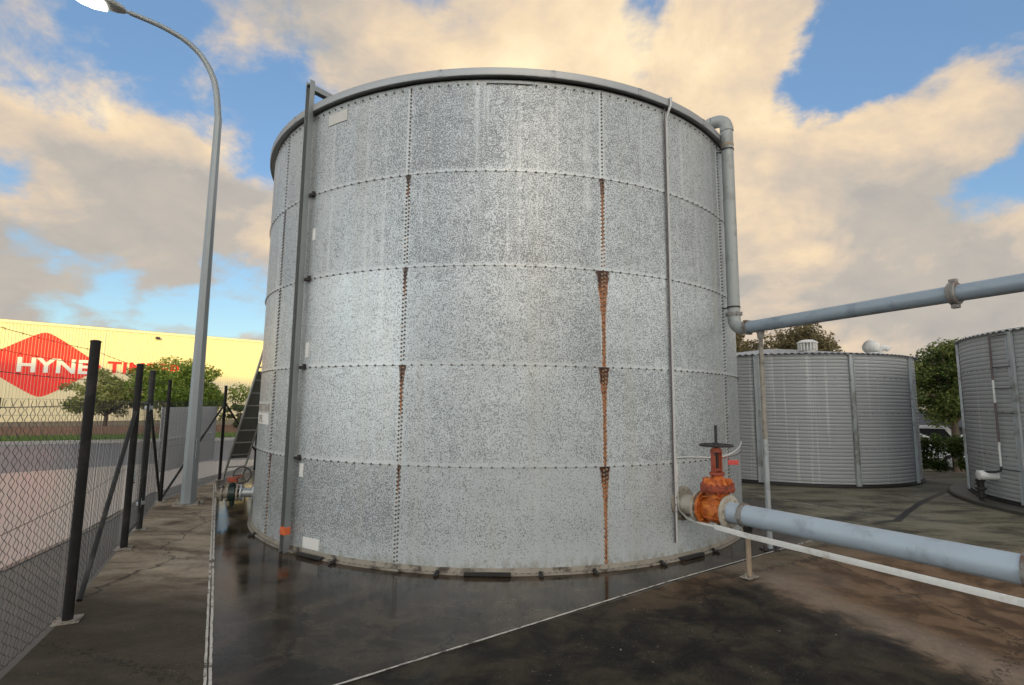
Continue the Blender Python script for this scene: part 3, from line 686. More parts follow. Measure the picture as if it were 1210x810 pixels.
mb = MB(); mb.tube([ax(.47, .99), ax(.47, 1.49)], .0155, 12)
mb.build('stem', MT['dark'], gv)
mb = MB(); c = ax(.47, 1.278); n = 40
ring = [c+(dr*math.cos(2*PI*i/n)+U_*math.sin(2*PI*i/n))*.165 for i in range(n)]; mb.tube(ring+[ring[0]], .0135, 10, False)
for i in range(5):
    t = 2*PI*i/5+.4; mb.tube([c+(dr*math.cos(t)+U_*math.sin(t))*.03, c+(dr*math.cos(t)+U_*math.sin(t))*.16], [.011, .008], 8)
mb.lathe(c-Z*.022, Z, [(0, .03), (.0, .035), (.05, .032), (.052, .018)], 16); mb.build('handwheel', MT['dark'], gv)
mb = MB(); mb.box(ax(.47, 1.10)+Vector((.17, -.02, 0)), (.115, .004, .05), None, .001); mb.tube([ax(.47, 1.15)+Vector((.06, 0, 0)), ax(.47, 1.15)+Vector((.12, -.02, 0))], .003, 5); mb.build('tag', MT['red_tag'], gv)
mb = MB(); mb.lathe(ax(.47, .435), Z, [(-.03, .012), (0, .02), (.03, .02)], 8); mb.lathe(ax(.605, .43), Z, [(-.05, .01), (0, .016), (.03, .016)], 8); mb.build('drain_plug', MT['dark'], gv)
# outlet pipe
op = thing('outlet_pipe', 'thick pale blue pipe running from the orange valve towards the right', 'pipe', ax(.56, 0))
mb = MB(); mb.lathe(ax(.61), dr, [(0, .108), (.02, .110), (.02, .104), (.19, .104), (3.85, .104), (3.85, .09)], 40); mb.build('pipe_run', MT['pipe_light'], op)
for s in (.745, 2.86):
    mb = MB(); mb.lathe(ax(s), dr, [(0, .104), (0, .116), (.006, .119), (.016, .119), (.018, .112), (.03, .112), (.032, .119), (.044, .119), (.05, .116), (.05, .104)], 40)
    for sg_ in (-1, 1): mb.box(ax(s+.025, .6)+U_*sg_*.123, (.045, .03, .05), (dr, U_, Z), .006); mb.tube([ax(s+.025, .565)+U_*sg_*.128, ax(s+.025, .64)+U_*sg_*.128], .007, 6)
    mb.build('coupling', MT['coupling'], op)
ps = thing('pipe_stand', 'short tan pipe stand with a bolted foot under the pale blue pipe', 'pipe stand', ax(.80, 0), 'pipe stands')
c = ax(.80, 0)
MB().tube([c+Z*.02, c+Z*.43], .024, 16).build('post', MT['tan_stand'], ps)
mb = MB(); mb.box(c+Z*.010, (.17, .11, .012), (U_, dr, Z), .003)
for s in (-1, 1): mb.lathe(c+U_*s*.06+Z*.014, Z, [(0, .014), (.015, .014), (.016, .008), (.04, .008), (.041, 0)], 6, False)
mb.build('foot_plate', MT['flange'], ps)
mb = MB(); mb.lathe(c+Z*.39, Z, [(0, .034), (.06, .04), (.105, .055)], 16); mb.build('saddle', MT['dark'], ps)
# white cable duct beside the pipe
mb = MB(); a = R_(32.2)
duct = [tp(R_(31.95), TR+.03, 1.1), tp(R_(31.95), TR+.03, .68), Vector((1.898, 6.073, 0.536)), Vector((1.982, 6.090, 0.449)), Vector((2.023, 5.920, 0.441)), Vector((2.120, 5.620, 0.456)), Vector((2.28, 5.30, .452)), Vector((3.32, 3.60, .45)), Vector((3.95, 2.57, .45))]
mb.tube(duct[:6], .014, 10)
d_ = (duct[7]-duct[5]).normalized(); n_ = d_.cross(Z).normalized(); up_ = n_.cross(d_)
for a_, b_ in ((5, 6), (6, 7), (7, 8)):
    e = duct[b_]-duct[a_]; e_ = e.normalized(); n2_ = e_.cross(Z).normalized(); mb.box((duct[a_]+duct[b_])/2, (e.length+.004, .024, .05), (e_, n2_, n2_.cross(e_)), .003)
tag(mb.build('cable_duct', MT['white']), 'slim white cable duct running past the pale blue pipe', 'cable duct')

# ------------------------------------------------------------------ overhead inlet pipe and its prop
rz0 = 2.70; RP = Vector((2.92, 6.83, 0)); od = Vector((.463, -.886, 0)).normalized()
ip = thing('inlet_pipe', 'tall grey pipe up the side of the big tank with an overhead run', 'pipe', RP)
rin = (Vector((TC.x, TC.y, 0))-RP).normalized()
mb = MB(); mb.tube([RP+Z*(rz0+.16), RP+Z*5.25], .078, 28); mb.build('riser', MT['pipe_grey'], ip)
mb = MB(); mb.tube([RP+Z*5.24, RP+Z*5.46], .080, 28)
el_ = arc(RP+Z*5.49+rin*.135, PI, PI/2, .135, 8, rin, Z); mb.tube(el_+[el_[-1]+rin*.05], .082, 28); el2 = arc(RP+Z*5.49+rin*.19, PI/2, PI*.10, .135, 6, rin, Z); mb.tube(el2, [.083]*5+[.085, .088], 28)
mb.lathe(RP+Z*5.44, Z, [(0, .08), (0, .089), (.05, .089), (.05, .08)], 28); mb.build('top_elbow', MT['pipe_grey'], ip)
mb = MB(); mb.lathe(RP+Z*5.225, Z, [(0, .078), (0, .083), (.03, .083), (.03, .078)], 28); mb.build('rust_band', MT['bolt_rust'], ip)
mb = MB(); e2 = arc(RP+Z*(rz0+.135)+od*.135, PI, 1.5*PI, .135, 9, od, Z); mb.tube([RP+Z*(rz0+.22)]+e2+[e2[-1]+od*.06], .081, 28); mb.build('lower_elbow', MT['pipe_grey'], ip)
for p, d in ((RP+Z*(rz0+.20), Z), (RP+od*.20+Z*rz0, od)):
    mb = MB(); mb.lathe(p-d*.02, d, [(0, .08), (0, .093), (.04, .093), (.04, .08)], 28); D_, u, v = frame_of(d)
    for i in range(6):
        t = 2*PI*i/6; mb.lathe(p+(u*math.cos(t)+v*math.sin(t))*.094-d*.025, d, [(0, 0), (.001, .011), (.05, .011), (.051, 0)], 6, False)
    mb.build('coupling', MT['coupling'], ip)
o0 = RP+Z*rz0+od*.2; o0b = o0+od*3.6+Z*.06
mb = MB(); mb.tube([o0, o0b], .077, 32); mb.build('overhead_run', MT['pipe_blue'], ip)
dd = (o0b-o0).normalized(); cpos = o0+dd*2.20
mb = MB(); mb.lathe(cpos-dd*.035, dd, [(0, .077), (0, .098), (.008, .105), (.022, .105), (.026, .096), (.044, .096), (.048, .105), (.062, .105), (.07, .098), (.07, .077)], 32)
_, u, v = frame_of(dd)
for s in (-1, 1): mb.box(cpos+v*s*.115, (.06, .05, .04), (dd, u, v), .006); mb.tube([cpos+v*s*.118-u*.035, cpos+v*s*.118+u*.035], .008, 6)
mb.build('coupling', MT['coupling'], ip)
for z in (2.98, 5.16):
    mb = MB(); mb.lathe(RP+Z*z, Z, [(0, .079), (0, .084), (.022, .084), (.022, .079)], 24); mb.tube([RP+Z*(z+.01)-od*.0+rin*.08, RP+Z*(z+.01)+rin*.17], .008, 6); mb.tube([RP+Z*(z+.01)+rin*.08+od.cross(Z)*-.09, RP+Z*(z+.01)+rin*.12+od.cross(Z)*-.14], .008, 6); mb.build('wall_clamp', MT['dark'], ip)
sp = thing('pipe_stand', 'tall slim grey prop holding up the overhead pipe beside the tank', 'pipe stand', (3.10, 6.50, 0), 'pipe stands')
c = Vector((3.10, 6.50, 0))
MB().tube([c+Z*.02, c+Z*1.3], .031, 16).build('lower_post', MT['galv'], sp)
MB().tube([c+Z*1.27, c+Z*2.55], .027, 16).build('upper_post', MT['flange'], sp)
mb = MB(); mb.lathe(c+Z*2.54, Z, [(0, .028), (.0, .036), (.06, .04), (.085, .055)], 16); mb.build('saddle', MT['coupling'], sp)
mb = MB(); mb.box(c+Z*.010, (.20, .13, .012), None, .003)
for s in (-1, 1): mb.lathe(c+Vector((s*.07, 0, .014)), Z, [(0, .014), (.016, .014), (.016, .008), (.05, .008), (.051, 0)], 6, False)
mb.build('foot_plate', MT['dark'], sp)

# ------------------------------------------------------------------ small valve at the left of the tank
va = R_(-72.5); vd = (tp(va, 1, 0)-TC).normalized(); vp = tp(va, TR, .33)
lv = thing('drain_valve', 'small dark green valve with red handwheel low on the left of the tank', 'valve', tp(va, TR+.2, 0))
def lax(s): return vp+vd*s
mb = MB(); mb.lathe(lax(-.05), vd, [(0, .07), (.14, .07)], 24)
def fl2(mb, s, r=.12, th=.022):
    mb.lathe(lax(s), vd, [(0, .05), (0, r), (th, r), (th, .05)], 26); _, u, v = frame_of(vd)
    for i in range(8):
        t = 2*PI*i/8; mb.lathe(lax(s-.012)+(u*math.cos(t)+v*math.sin(t))*r*.8, vd, [(0, 0), (.001, .011), (th+.024, .011), (th+.025, 0)], 6, False)
fl2(mb, .03); fl2(mb, .20); mb.lathe(lax(.08), vd, [(0, .07), (.13, .07)], 24); mb.build('inlet_flange', MT['galv'], lv)
mb = MB(); fl2(mb, .25); mb.lathe(lax(.27), vd, [(0, .06), (.03, .075)], 24); fl2(mb, .38); fl2(mb, .46, .115, .02); mb.lathe(lax(.40), vd, [(0, .07), (.14, .07), (.16, .05)], 24); mb.build('outlet_flange', MT['flange'], lv)
mb = MB(); mb.lathe(lax(.29), vd, [(0, .05), (0, .115), (.09, .115), (.09, .05)], 26); mb.lathe(lax(.335)-Z*.19, Z, [(0, .02), (.02, .035), (.12, .04), (.30, .035), (.31, .05), (.33, .05), (.34, .02)], 16); mb.build('valve_body', MT['green_valve'], lv)
mb = MB(); c = lax(.335)+Z*.20; mb.box(c, (.14, .09, .08), (vd, vd.cross(Z), Z), .012); mb.tube([c, c-vd*.13+Z*.06], .014, 8); mb.build('gearbox', MT['valve_red'], lv)
mb = MB(); hd = (Vector((.35, -1, .25))).normalized(); _, u, v = frame_of(hd); c2 = c-vd*.12+Z*.06
rg = [c2+(u*math.cos(2*PI*i/28)+v*math.sin(2*PI*i/28))*.12 for i in range(28)]; mb.tube(rg+[rg[0]], .011, 8, False)
for i in range(3): t = 2*PI*i/3; mb.tube([c2, c2+(u*math.cos(t)+v*math.sin(t))*.118], .008, 6)
mb.build('handwheel', MT['dark'], lv)

# ------------------------------------------------------------------ ladder leaning on the tank
lb = Vector((-6.16, 11.90, 0)); lt = Vector((-4.05, 10.30, 5.25)); la = (lt-lb).normalized(); lw = Vector((.69, .724, 0)).normalized(); ln = la.cross(lw).normalized()
ld = thing('ladder', 'grey ladder with a dark cover plate leaning against the far left of the tank', 'ladder', lb)
for s in (-1, 1):
    MB().box((lb+lt)/2+lw*s*.19, ((lt-lb).length, .028, .065), (la, lw, ln), .003).build('side_rail', MT['ladder'], ld)
for i in range(1, 19):
    MB().tube([lb+la*(i*.30)-lw*.18, lb+la*(i*.30)+lw*.18], .016, 8).build('rung', MT['ladder'], ld)
mb = MB(); mb.box(lb+la*1.56, (2.1, .345, .006), (la, lw, ln)); mb.build('cover_plate', MT['ladder_plate'], ld)
for i in range(2, 9): pass

# ------------------------------------------------------------------ street lamp
LP = Vector((-5.325, 8.932, 0)); ad = Vector((-.89, -.46, 0)).normalized()
lp = thing('street_lamp', 'tall grey street lamp with a curved arm and lit head beside the fence', 'street lamp', LP)
pts = [LP+Z*.02, LP+Z*2.2, LP+Z*4.5, LP+Z*6.75]; rad = [.118, .098, .078, .062]
mb = MB(); mb.tube(pts, rad, 8, True, False); mb.build('pole', MT['lampgalv'], lp)
P0 = LP+Z*6.7
armp = [(0, 0), (.03, .3), (.075, .6), (.135, .8), (.24, 1.01), (.39, 1.2), (.60, 1.355), (.80, 1.44), (1.04, 1.51), (1.42, 1.575)]
fine = []
for i in range(len(armp)-1):
    p0, p1, p2, p3 = (np.array(armp[max(0, min(len(armp)-1, i+k))]) for k in (-1, 0, 1, 2))
    for t in (0, .25, .5, .75): fine.append(tuple(.5*(2*p1+(p2-p0)*t+(2*p0-5*p1+4*p2-p3)*t*t+(3*p1-p0-3*p2+p3)*t**3)))
fine.append(armp[-1])
mb = MB(); mb.tube([P0+ad*a+Z*b for a, b in fine], [.056-.016*i/(len(fine)-1) for i in range(len(fine))], 20); mb.build('curved_arm', MT['lampgalv'], lp)
hd = Vector((ad.x, ad.y, .12)).normalized(); hs = hd.cross(Z).normalized(); hu = hs.cross(hd)
H0 = P0+ad*1.42+Z*1.575
mb = MB(); mb.tube([H0, H0+hd*.10], .027, 12); prof = [(.06, .05, .035), (.09, .085, .06), (.18, .12, .085), (.30, .14, .09), (.52, .155, .085), (.72, .14, .07), (.84, .09, .045), (.88, .03, .02)]
n = 20; vs = []
for (a, w, h) in prof:
    for k in range(n):
        t = 2*PI*k/n; zz = math.sin(t)*h; vs.append(H0+hd*a+hs*w*math.cos(t)+hu*(zz if zz > 0 else zz*.55))
mb.add(vs, [(i*n+k, (i+1)*n+k, (i+1)*n+(k+1) % n, i*n+(k+1) % n) for i in range(len(prof)-1) for k in range(n)]+[tuple(range(n)), tuple(range((len(prof)-1)*n, len(prof)*n))[::-1]], True); mb.build('lamp_head', MT['pipe_grey'], lp)
mb = MB(); vs = []; prof = [(.31, .04, .01), (.33, .125, .05), (.5, .142, .09), (.66, .125, .085), (.78, .07, .05), (.80, .02, .01)]
for (a, w, h) in prof:
    for k in range(n):
        t = 2*PI*k/n; zz = math.sin(t)*h; vs.append(H0+hd*a+hs*w*math.cos(t)+hu*((zz*.2 if zz > 0 else zz)-.045))
mb.add(vs, [(i*n+k, (i+1)*n+k, (i+1)*n+(k+1) % n, i*n+(k+1) % n) for i in range(len(prof)-1) for k in range(n)], True); mb.build('lit_lens', MT['lens'], lp)
mb = MB(); mb.box(LP+Z*.014, (.42, .42, .022), (ad, ad.cross(Z), Z), .004)
for a in (-1, 1):
    for b in (-1, 1): mb.lathe(LP+ad*a*.165+ad.cross(Z)*b*.165+Z*.02, Z, [(0, .02), (.025, .02), (.025, .012), (.06, .012), (.061, 0)], 6, False)
mb.build('base_plate', MT['flange'], lp)
mb = MB(); mb.box(LP+Z*.9+Vector((.105, -.03, 0)), (.012, .09, .32), None, .004); mb.build('access_door', MT['lampgalv'], lp)

# ------------------------------------------------------------------ chain-link fences
def chain_mesh(mb, p, q, z0, z1, pitch=.056, r=.0021, top_barbs=True):
    p = Vector((p[0], p[1], 0)); q = Vector((q[0], q[1], 0)); d = q-p; L = d.length; d /= L; nn = Vector((-d.y, d.x, 0))
    nw = int(L/pitch); hz = pitch*.56; m = int((z1-z0)/hz)
    offs = [(nn*r), (-nn*r*.5+Z*r*.87), (-nn*r*.5-Z*r*.87)]
    for i in range(nw):
        sway = random.uniform(-.003, .003)
        base = len(mb.v); vs = []
        for k in range(m+1):
            x = (i+.5)*pitch+(pitch/2 if (k+i) % 2 else -pitch/2)*1.02
            w = (nn*(.004 if (k+i) % 2 else -.004))+nn*(.012*math.sin(.9*x+1.3*k*hz)+sway)
            c = p+d*x+Z*(z0+k*hz)+w
            vs += [c+o for o in offs]
        if top_barbs:
            c = p+d*((i+.5)*pitch+random.uniform(-.012, .012))+Z*(z0+(m+1.0)*hz+random.uniform(-.004, .012)); vs += [c+o for o in offs]
        kk = len(vs)//3; fs = []
        for k in range(kk-1):
            for t in range(3): fs.append((3*k+t, 3*k+(t+1) % 3, 3*k+3+(t+1) % 3, 3*k+3+t))
        mb.add(vs, fs, False)
def wire(mb, pts, r=.0022, sag=.012):
    for a, b in zip(pts[:-1], pts[1:]):
        a = Vector(a); b = Vector(b); n = 6
        mb.tube([a+(b-a)*i/n-Z*sag*4*(i/n)*(1-i/n) for i in range(n+1)], r, 5, False, False)
def barbs(mb, pts, gap=.22, r=.0011):
    for a, b in zip(pts[:-1], pts[1:]):
        a = Vector(a); b = Vector(b); L = (b-a).length
        for i in range(int(L/gap)):
            c = a+(b-a)*((i+.5)*gap/L)-Z*.012*4*((i+.5)*gap/L)*(1-(i+.5)*gap/L)
            for s in (-1, 1): mb.tube([c+Vector((-.005*s, .004, -.009)), c+Vector((.005*s, -.004, .009))], r, 3, False, False)
def post(parent, x, y, h, r, mat='blackpost', plate=True, lean=(0, 0)):
    mb = MB(); b = Vector((x, y, 0)); t = Vector((x+lean[0], y+lean[1], h)); mb.tube([b+Z*.012, b+(t-b)*.5, t], r, 16); mb.lathe(t-Z*.004, Z, [(0, r+.003), (.012, r+.003), (.02, r*.6), (.022, 0)], 16)
    o = mb.build('post', MT[mat], parent)
    if plate:
        mb = MB(); mb.box(b+Z*.008, (.17, .17, .012), (Vector((.46, -.89, 0)), Vector((.89, .46, 0)), Z), .003)
        for a in (-1, 1):
            for c in (-1, 1): mb.lathe(b+Vector((.06*a, .06*c, .012)), Z, [(0, .012), (.014, .012), (.0141, 0)], 6, False)
        mb.build('foot_plate', MT['flange'], o)
    return o
def fence(name, label, pts, posts, braces, top=1.69, wires=(2.10, 1.98, 1.86), off=.05, group='chain link fence runs'):
    f = thing(name, label, 'fence', (*pts[0], 0), group)
    for (x, y, h, r, m_) in posts: post(f, x, y, h, r, m_)
    for (a, b, r) in braces:
        MB().tube([a, b], r, 12).build('brace', MT['greypost'], f)
    dout = []
    mb = MB()
    op = []
    for i, (x, y) in enumerate(pts):
        a = Vector(pts[max(i-1, 0)]); b = Vector(pts[min(i+1, len(pts)-1)]); d = (b-a).normalized(); op.append((x-d.y*off, y+d.x*off))
    for a, b in zip(op[:-1], op[1:]): chain_mesh(mb, a, b, .03, top)
    mb.build('chain_mesh', MT['wire'], f)
    mb = MB()
    for z in (1.655, .90, .06): wire(mb, [(x, y, z) for x, y in op], .0025, .006)
    mb.build('strand_wires', MT['wire'], f)
    for z in wires:
        mb = MB(); pp = [(x, y, z) for x, y in pts]; wire(mb, pp, .0020); barbs(mb, pp); mb.build('barbed_wire', MT['wire'], f)
    return f
A_ = [(-2.05, .9), (-2.62, 2.4), (-3.41, 4.28), (-4.45, 6.29)]
fence('chain_link_fence', 'near run of chain link fence with thick black post at the lower left', A_,
      [(-2.05, .9, 2.16, .033, 'blackpost'), (-3.41, 4.28, 2.17, .036, 'blackpost'), (-4.45, 6.29, 2.12, .037, 'blackpost')],
      [(Vector((-3.60, 4.62, .03)), Vector((-4.43, 6.25, 1.56)), .022), ])
B_ = [(-4.90, 7.18), (-5.90, 9.105), (-6.29, 11.62), (-6.30, 13.2), (-6.30, 16.0)]
fence('chain_link_fence', 'far run of chain link fence past the street lamp carrying a grey board', B_,
      [(-4.90, 7.18, 2.09, .036, 'greypost'), (-5.90, 9.105, 2.04, .030, 'blackpost'), (-6.29, 11.62, 2.02, .030, 'blackpost'), (-6.30, 13.2, 2.0, .028, 'blackpost'), (-6.30, 16.0, 2.0, .028, 'blackpost')],
      [(Vector((-4.93, 7.24, 1.62)), Vector((-5.88, 9.06, .05)), .020), (Vector((-6.28, 11.58, 1.62)), Vector((-5.92, 9.16, .05)), .020), (Vector((-6.29, 11.66, 1.64)), Vector((-6.30, 13.16, .5)), .020)],
      wires=(1.98, 1.86))
# gate between the two posts
gt = thing('chain_link_gate', 'narrow chain link gate with a drop bolt between two dark gate posts', 'gate', (-4.45, 6.29, 0))
g0 = Vector((-4.50, 6.36, 0)); g1 = Vector((-4.87, 7.10, 0))
MB().tube([g0+Z*.10, g0+Z*1.72], .017, 10).build('stile', MT['greypost'], gt); MB().tube([g1+Z*.10, g1+Z*1.72], .017, 10).build('stile', MT['greypost'], gt)
MB().tube([g0+Z*.12, g1+Z*.12], .015, 10).build('rail', MT['greypost'], gt); MB().tube([g0+Z*1.66, g1+Z*1.66], .015, 10).build('rail', MT['greypost'], gt)
mb = MB(); chain_mesh(mb, g0, g1, .12, 1.66); mb.build('chain_mesh', MT['wire'], gt)
mb = MB(); c = g0+Vector((.04, -.03, 0)); mb.tube([c+Z*.03, c+Z*.74], .008, 8); mb.tube([c+Z*.74, c+Z*.74+Vector((.06, -.03, 0))], .008, 8); mb.build('drop_bolt', MT['dark'], gt)
for z in (1.60, .35):
    mb = MB(); mb.box(g1+Z*z+Vector((-.015, .04, 0)), (.05, .11, .05), None, .008); mb.tube([g1+Z*(z-.05)+Vector((-.02, .05, 0)), g1+Z*(z+.06)+Vector((-.02, .05, 0))], .013, 8)
    mb.build('hinge', MT['galv'], gt)
mb = MB(); c = g0+Vector((.03, -.06, .83))
for i in range(14):
    t = i/13; p = c+(g1-g0)*.42*t-Z*(.10*math.sin(PI*t)); ring = [p+Vector((.02*math.cos(2*PI*k/8)*(1 if i % 2 else .3), .02*math.cos(2*PI*k/8)*(.3 if i % 2 else 1), .026*math.sin(2*PI*k/8))) for k in range(8)]; mb.tube(ring+[ring[0]], .006, 5, False)
mb.build('chain', MT['galv'], gt)
# grey board wired to the fence
bd = thing('fence_board', 'flat grey board hung on the far fence run behind the street lamp', 'board', (-6.0, 9.6, 0))
ba = Vector((-5.985, 9.16, 0)); bb_ = Vector((-6.365, 11.55, 0)); be = (bb_-ba).normalized(); bn = Vector((-be.y, be.x, 0)); bc = (ba+bb_)/2+bn*.05
mb = MB(); mb.box(bc+Z*1.02, ((bb_-ba).length, .012, 1.12), (be, bn, Z), .002); mb.build('panel', MT['board'], bd)
mb = MB(); mb.box(bc+Z*1.02-bn*.012, ((bb_-ba).length*.99, .014, .03), (be, bn, Z), .003); mb.build('batten', MT['board'], bd)

# ------------------------------------------------------------------ corrugated tanks on the right
def corr_tank(name, label, c, R, z0, z1, mat, stiff, group='corrugated tanks at the right', roof_amp=.014):
    t = thing(name, label, 'water tank', (*c, 0), group); c = Vector((*c, 0))
    prof = []; pitch = .0765; z = z0; k = 0
    while z < z1-.02:
        for (f, o) in ((0., .002), (.10, -.006), (.20, .002), (.36, .0045), (.60, .0055), (.84, .0045)): prof.append((z+f*pitch, R+o))
        z += pitch
    prof.append((z1, R))
    MB().lathe(c, Z, prof, 144).build('wall', mat, t)
    mb = MB(); n = 900; vs = []
    for (r, zz) in ((R+.07, z1+.005), (R-.3, z1+.045), (.25, z1+.40), (.01, z1+.42)):
        for i in range(n):
            a = 2*PI*i/n; w = roof_amp*math.cos(a*150)*(min(r/R, 1)); vs.append(c+Vector((r*math.sin(a), -r*math.cos(a), zz+w)))
    mb.add(vs, [(j*n+i, j*n+(i+1) % n, (j+1)*n+(i+1) % n, (j+1)*n+i) for j in range(3) for i in range(n)], True); mb.build('roof', mat, t)
    for a in stiff:
        a = R_(a); n_ = Vector((math.sin(a), -math.cos(a), 0)); t_ = Z.cross(n_); mb = MB()
        mb.box(c+n_*(R+.022)+Z*(z0+z1)/2, (.11, .022, z1-z0-.02), (t_, n_, Z), .003)
        for s in (-1, 1): mb.box(c+n_*(R+.032)+t_*s*.045+Z*(z0+z1)/2, (.012, .04, z1-z0-.02), (t_, n_, Z), .002)
        mb.build('stiffener', MT['galv'], t)
    for zb in (z0+.76*1, z0+.76*2, z0+.76*3):
        if zb < z1-.2:
            mb = MB()
            for i in range(100):
                a = 2*PI*i/100; n_ = Vector((math.sin(a), -math.cos(a), 0)); mb.lathe(c+n_*(R+.006)+Z*(zb+.02), n_, [(0, .012), (.01, .01), (.0101, 0)], 6, False)
            tag(mb.build('bolt_rows', MT['bolt'], t), kind='stuff')
    MB().lathe(c, Z, [(z0-.02, R-.02), (z0-.02, R+.05), (z0+.012, R+.05), (z0+.014, R+.012), (z0+.05, R+.012)], 120).build('base_angle', MT['dark'], t)
    return t
T2 = (7.181, 14.449); R2 = 3.106
t2 = corr_tank('corrugated_tank', 'corrugated steel tank with two roof vents behind the tall pipe prop', T2, R2, .03, 2.85, MT['corr'], (-67, -32.4, 2.8, 37.2, 72))
# louvred drum vent
v1 = Vector((6.95, 12.28, 2.93)); rv = MB(); rv.lathe(v1, Z, [(0, .17), (.06, .17), (.06, .14)], 20); rv.lathe(v1+Z*.06, Z, [(0, .135), (.19, .135)], 20); ov_ = thing('roof_vent', 'white slatted drum vent on the roof of the corrugated tank', 'roof vent', v1, 'vents on the tank roof')
rv.build('base', MT['conduit'], ov_)
mb = MB()
for i in range(18): a = 2*PI*i/18; n_ = Vector((math.cos(a), math.sin(a), 0)); mb.box(v1+n_*.185+Z*.165, (.05, .02, .19), (n_, Z.cross(n_), Z), .004)
mb.build('slats', MT['white'], ov_)
mb = MB(); mb.lathe(v1+Z*.25, Z, [(0, .15), (0, .225), (.02, .225), (.075, .13), (.085, 0)], 24); mb.build('cap', MT['white'], ov_)
v2 = Vector((8.93, 12.98, 2.93)); ov2 = thing('roof_vent', 'pale domed turbine vent on the roof of the corrugated tank', 'roof vent', v2, 'vents on the tank roof')
mb = MB(); mb.lathe(v2, Z, [(-.05, .15), (.12, .14)], 20); mb.build('neck', MT['conduit'], ov2)
mb = MB(); n = 24
for i in range(n):
    a0 = 2*PI*i/n; vs = []
    for k in range(9):
        t = k/8*PI*.86; r = .16*math.sin(t+.22)+.02; z = .12+.15-.165*math.cos(t+.1)
        a = a0+.25*k/8
        for da in (0, .2): vs.append(v2+Vector((math.cos(a+da)*r*(1+.08*(da > 0)), math.sin(a+da)*r*(1+.08*(da > 0)), z)))
    mb.add(vs, [(2*k, 2*k+1, 2*k+3, 2*k+2) for k in range(8)], True)
mb.lathe(v2+Z*.12, Z, [(0, .09), (.08, .135), (.18, .135), (.28, .07), (.32, .04), (.33, 0)], 20); mb.build('turbine', MT['white'], ov2)
v3 = Vector((9.27, 13.18, 2.92)); ov3 = thing('roof_vent', 'small pale elbow vent right of the domed vent on the corrugated tank', 'roof vent', v3, 'vents on the tank roof')
mb = MB(); mb.tube([v3-Z*.05, v3+Z*.16]+arc(v3+Z*.16+Vector((.09, -.06, 0)), PI, PI*.15, .108, 7, Vector((.83, -.55, 0)), Z), .075, 18); mb.build('elbow', MT['white'], ov3)
T3 = (11.65, 8.85); R3 = 3.1
mb = MB(); mb.lathe(Vector((*T3, 0)), Z, [(0, R3+.36), (.05, R3+.36), (.07, R3+.34), (.078, R3+.3), (.078, 0)], 120); tag(mb.build('concrete_plinth', MT['verge']), kind='structure')
t3 = corr_tank('corrugated_tank', 'corrugated steel tank with a slim level pipe at the right edge', T3, R3, .095, 3.03, MT['corr2'], (-128, -91.5, -55))
c3 = Vector((*T3, 0))
def q3(deg, r, z): a = R_(deg); return Vector((c3.x+r*math.sin(a), c3.y-r*math.cos(a), z))
lg = thing('level_pipe', 'slim dark and white level pipe fixed down the right hand corrugated tank', 'pipe', q3(-98.4, R3+.05, 0))
for i, (za, zb, m_) in enumerate([(2.98, 2.20, 'purple'), (2.20, 1.80, 'white'), (1.80, 1.12, 'purple'), (1.12, .70, 'white')]):
    MB().tube([q3(-98.4, R3+.06, zb), q3(-98.4, R3+.06, za)], .018, 10).build('tube_section', MT[m_], lg)
for z in (2.42, 2.05, 1.62, .66, 2.97):
    mb = MB(); mb.tube([q3(-98.4, R3+.06, z), q3(-94.9, R3+.05, z), q3(-91.8, R3+.05, z)], .008, 6); mb.build('bracket', MT['dark'], lg)
mb = MB(); mb.tube([q3(-98.4, R3+.06, .70), q3(-98.4, R3+.07, .63), q3(-99.4, R3+.10, .60), q3(-102.5, R3+.22, .58)], .02, 10); mb.build('lower_bend', MT['dark'], lg)
ov4 = thing('drain_valve', 'black drain valve with white pipe stub low on the right hand corrugated tank', 'valve', q3(-103, R3+.2, .078))
r3d = (q3(-102.5, 1, 0)-c3).normalized()
mb = MB(); mb.lathe(q3(-102.5, R3-.02, .52), r3d, [(0, .085), (.30, .085), (.31, .07), (.31, 0)], 22); mb.build('pipe_stub', MT['white'], ov4)
mb = MB(); b = q3(-103.2, R3+.24, .09); mb.lathe(b, Z, [(0, .035), (.04, .045), (.05, .075), (.08, .075), (.09, .045), (.16, .05), (.18, .085), (.20, .085), (.22, .05), (.30, .06), (.34, .08), (.36, .05), (.46, .035), (.47, 0)], 16)
mb.tube([b+Z*.25, b+Z*.25+Vector((-.12, -.02, .02))], .012, 6); mb.tube([b+Z*.40, b+Z*.44+r3d*-.15], .035, 10); mb.build('valve_body', MT['dark'], ov4)

# ------------------------------------------------------------------ timber warehouse across the road
BA = Vector((-39.425, 40, 0)); bw = Vector((.7325, .6808, 0)); bnm = Vector((.6808, -.7325, 0)); BT = 7.80
bl = thing('warehouse', 'long cream warehouse with a red diamond sign across the road', 'warehouse', BA)
def bp(s, z, o=0.): p = BA+bw*s+bnm*o; return Vector((p.x, p.y, z))
def ribs(s0, s1, pitch=.20):
    xs = []; s = s0
    while s < s1: xs += [(s, 0.), (s+pitch*.55, 0.), (s+pitch*.68, .03), (s+pitch*.87, .03)]; s += pitch
    xs.append((s, 0.)); return xs
xs = ribs(-16, 34); mb = MB(); n = len(xs)
mb.add([bp(s, -.06, o) for s, o in xs]+[bp(s, BT-.2, o) for s, o in xs], [(i, i+1, n+i+1, n+i) for i in range(n-1)])
mb.box(bp(9, 3.8, -12.2), (49.9, 24, 7.6), (bw, bnm, Z)); mb.build('wall', MT['cream_wall'], bl)
mb = MB(); mb.box(bp(9, BT-.10, -.0), (50.2, .16, .24), (bw, bnm, Z), .02); mb.build('eave_flashing', MT['cream_trim'], bl)
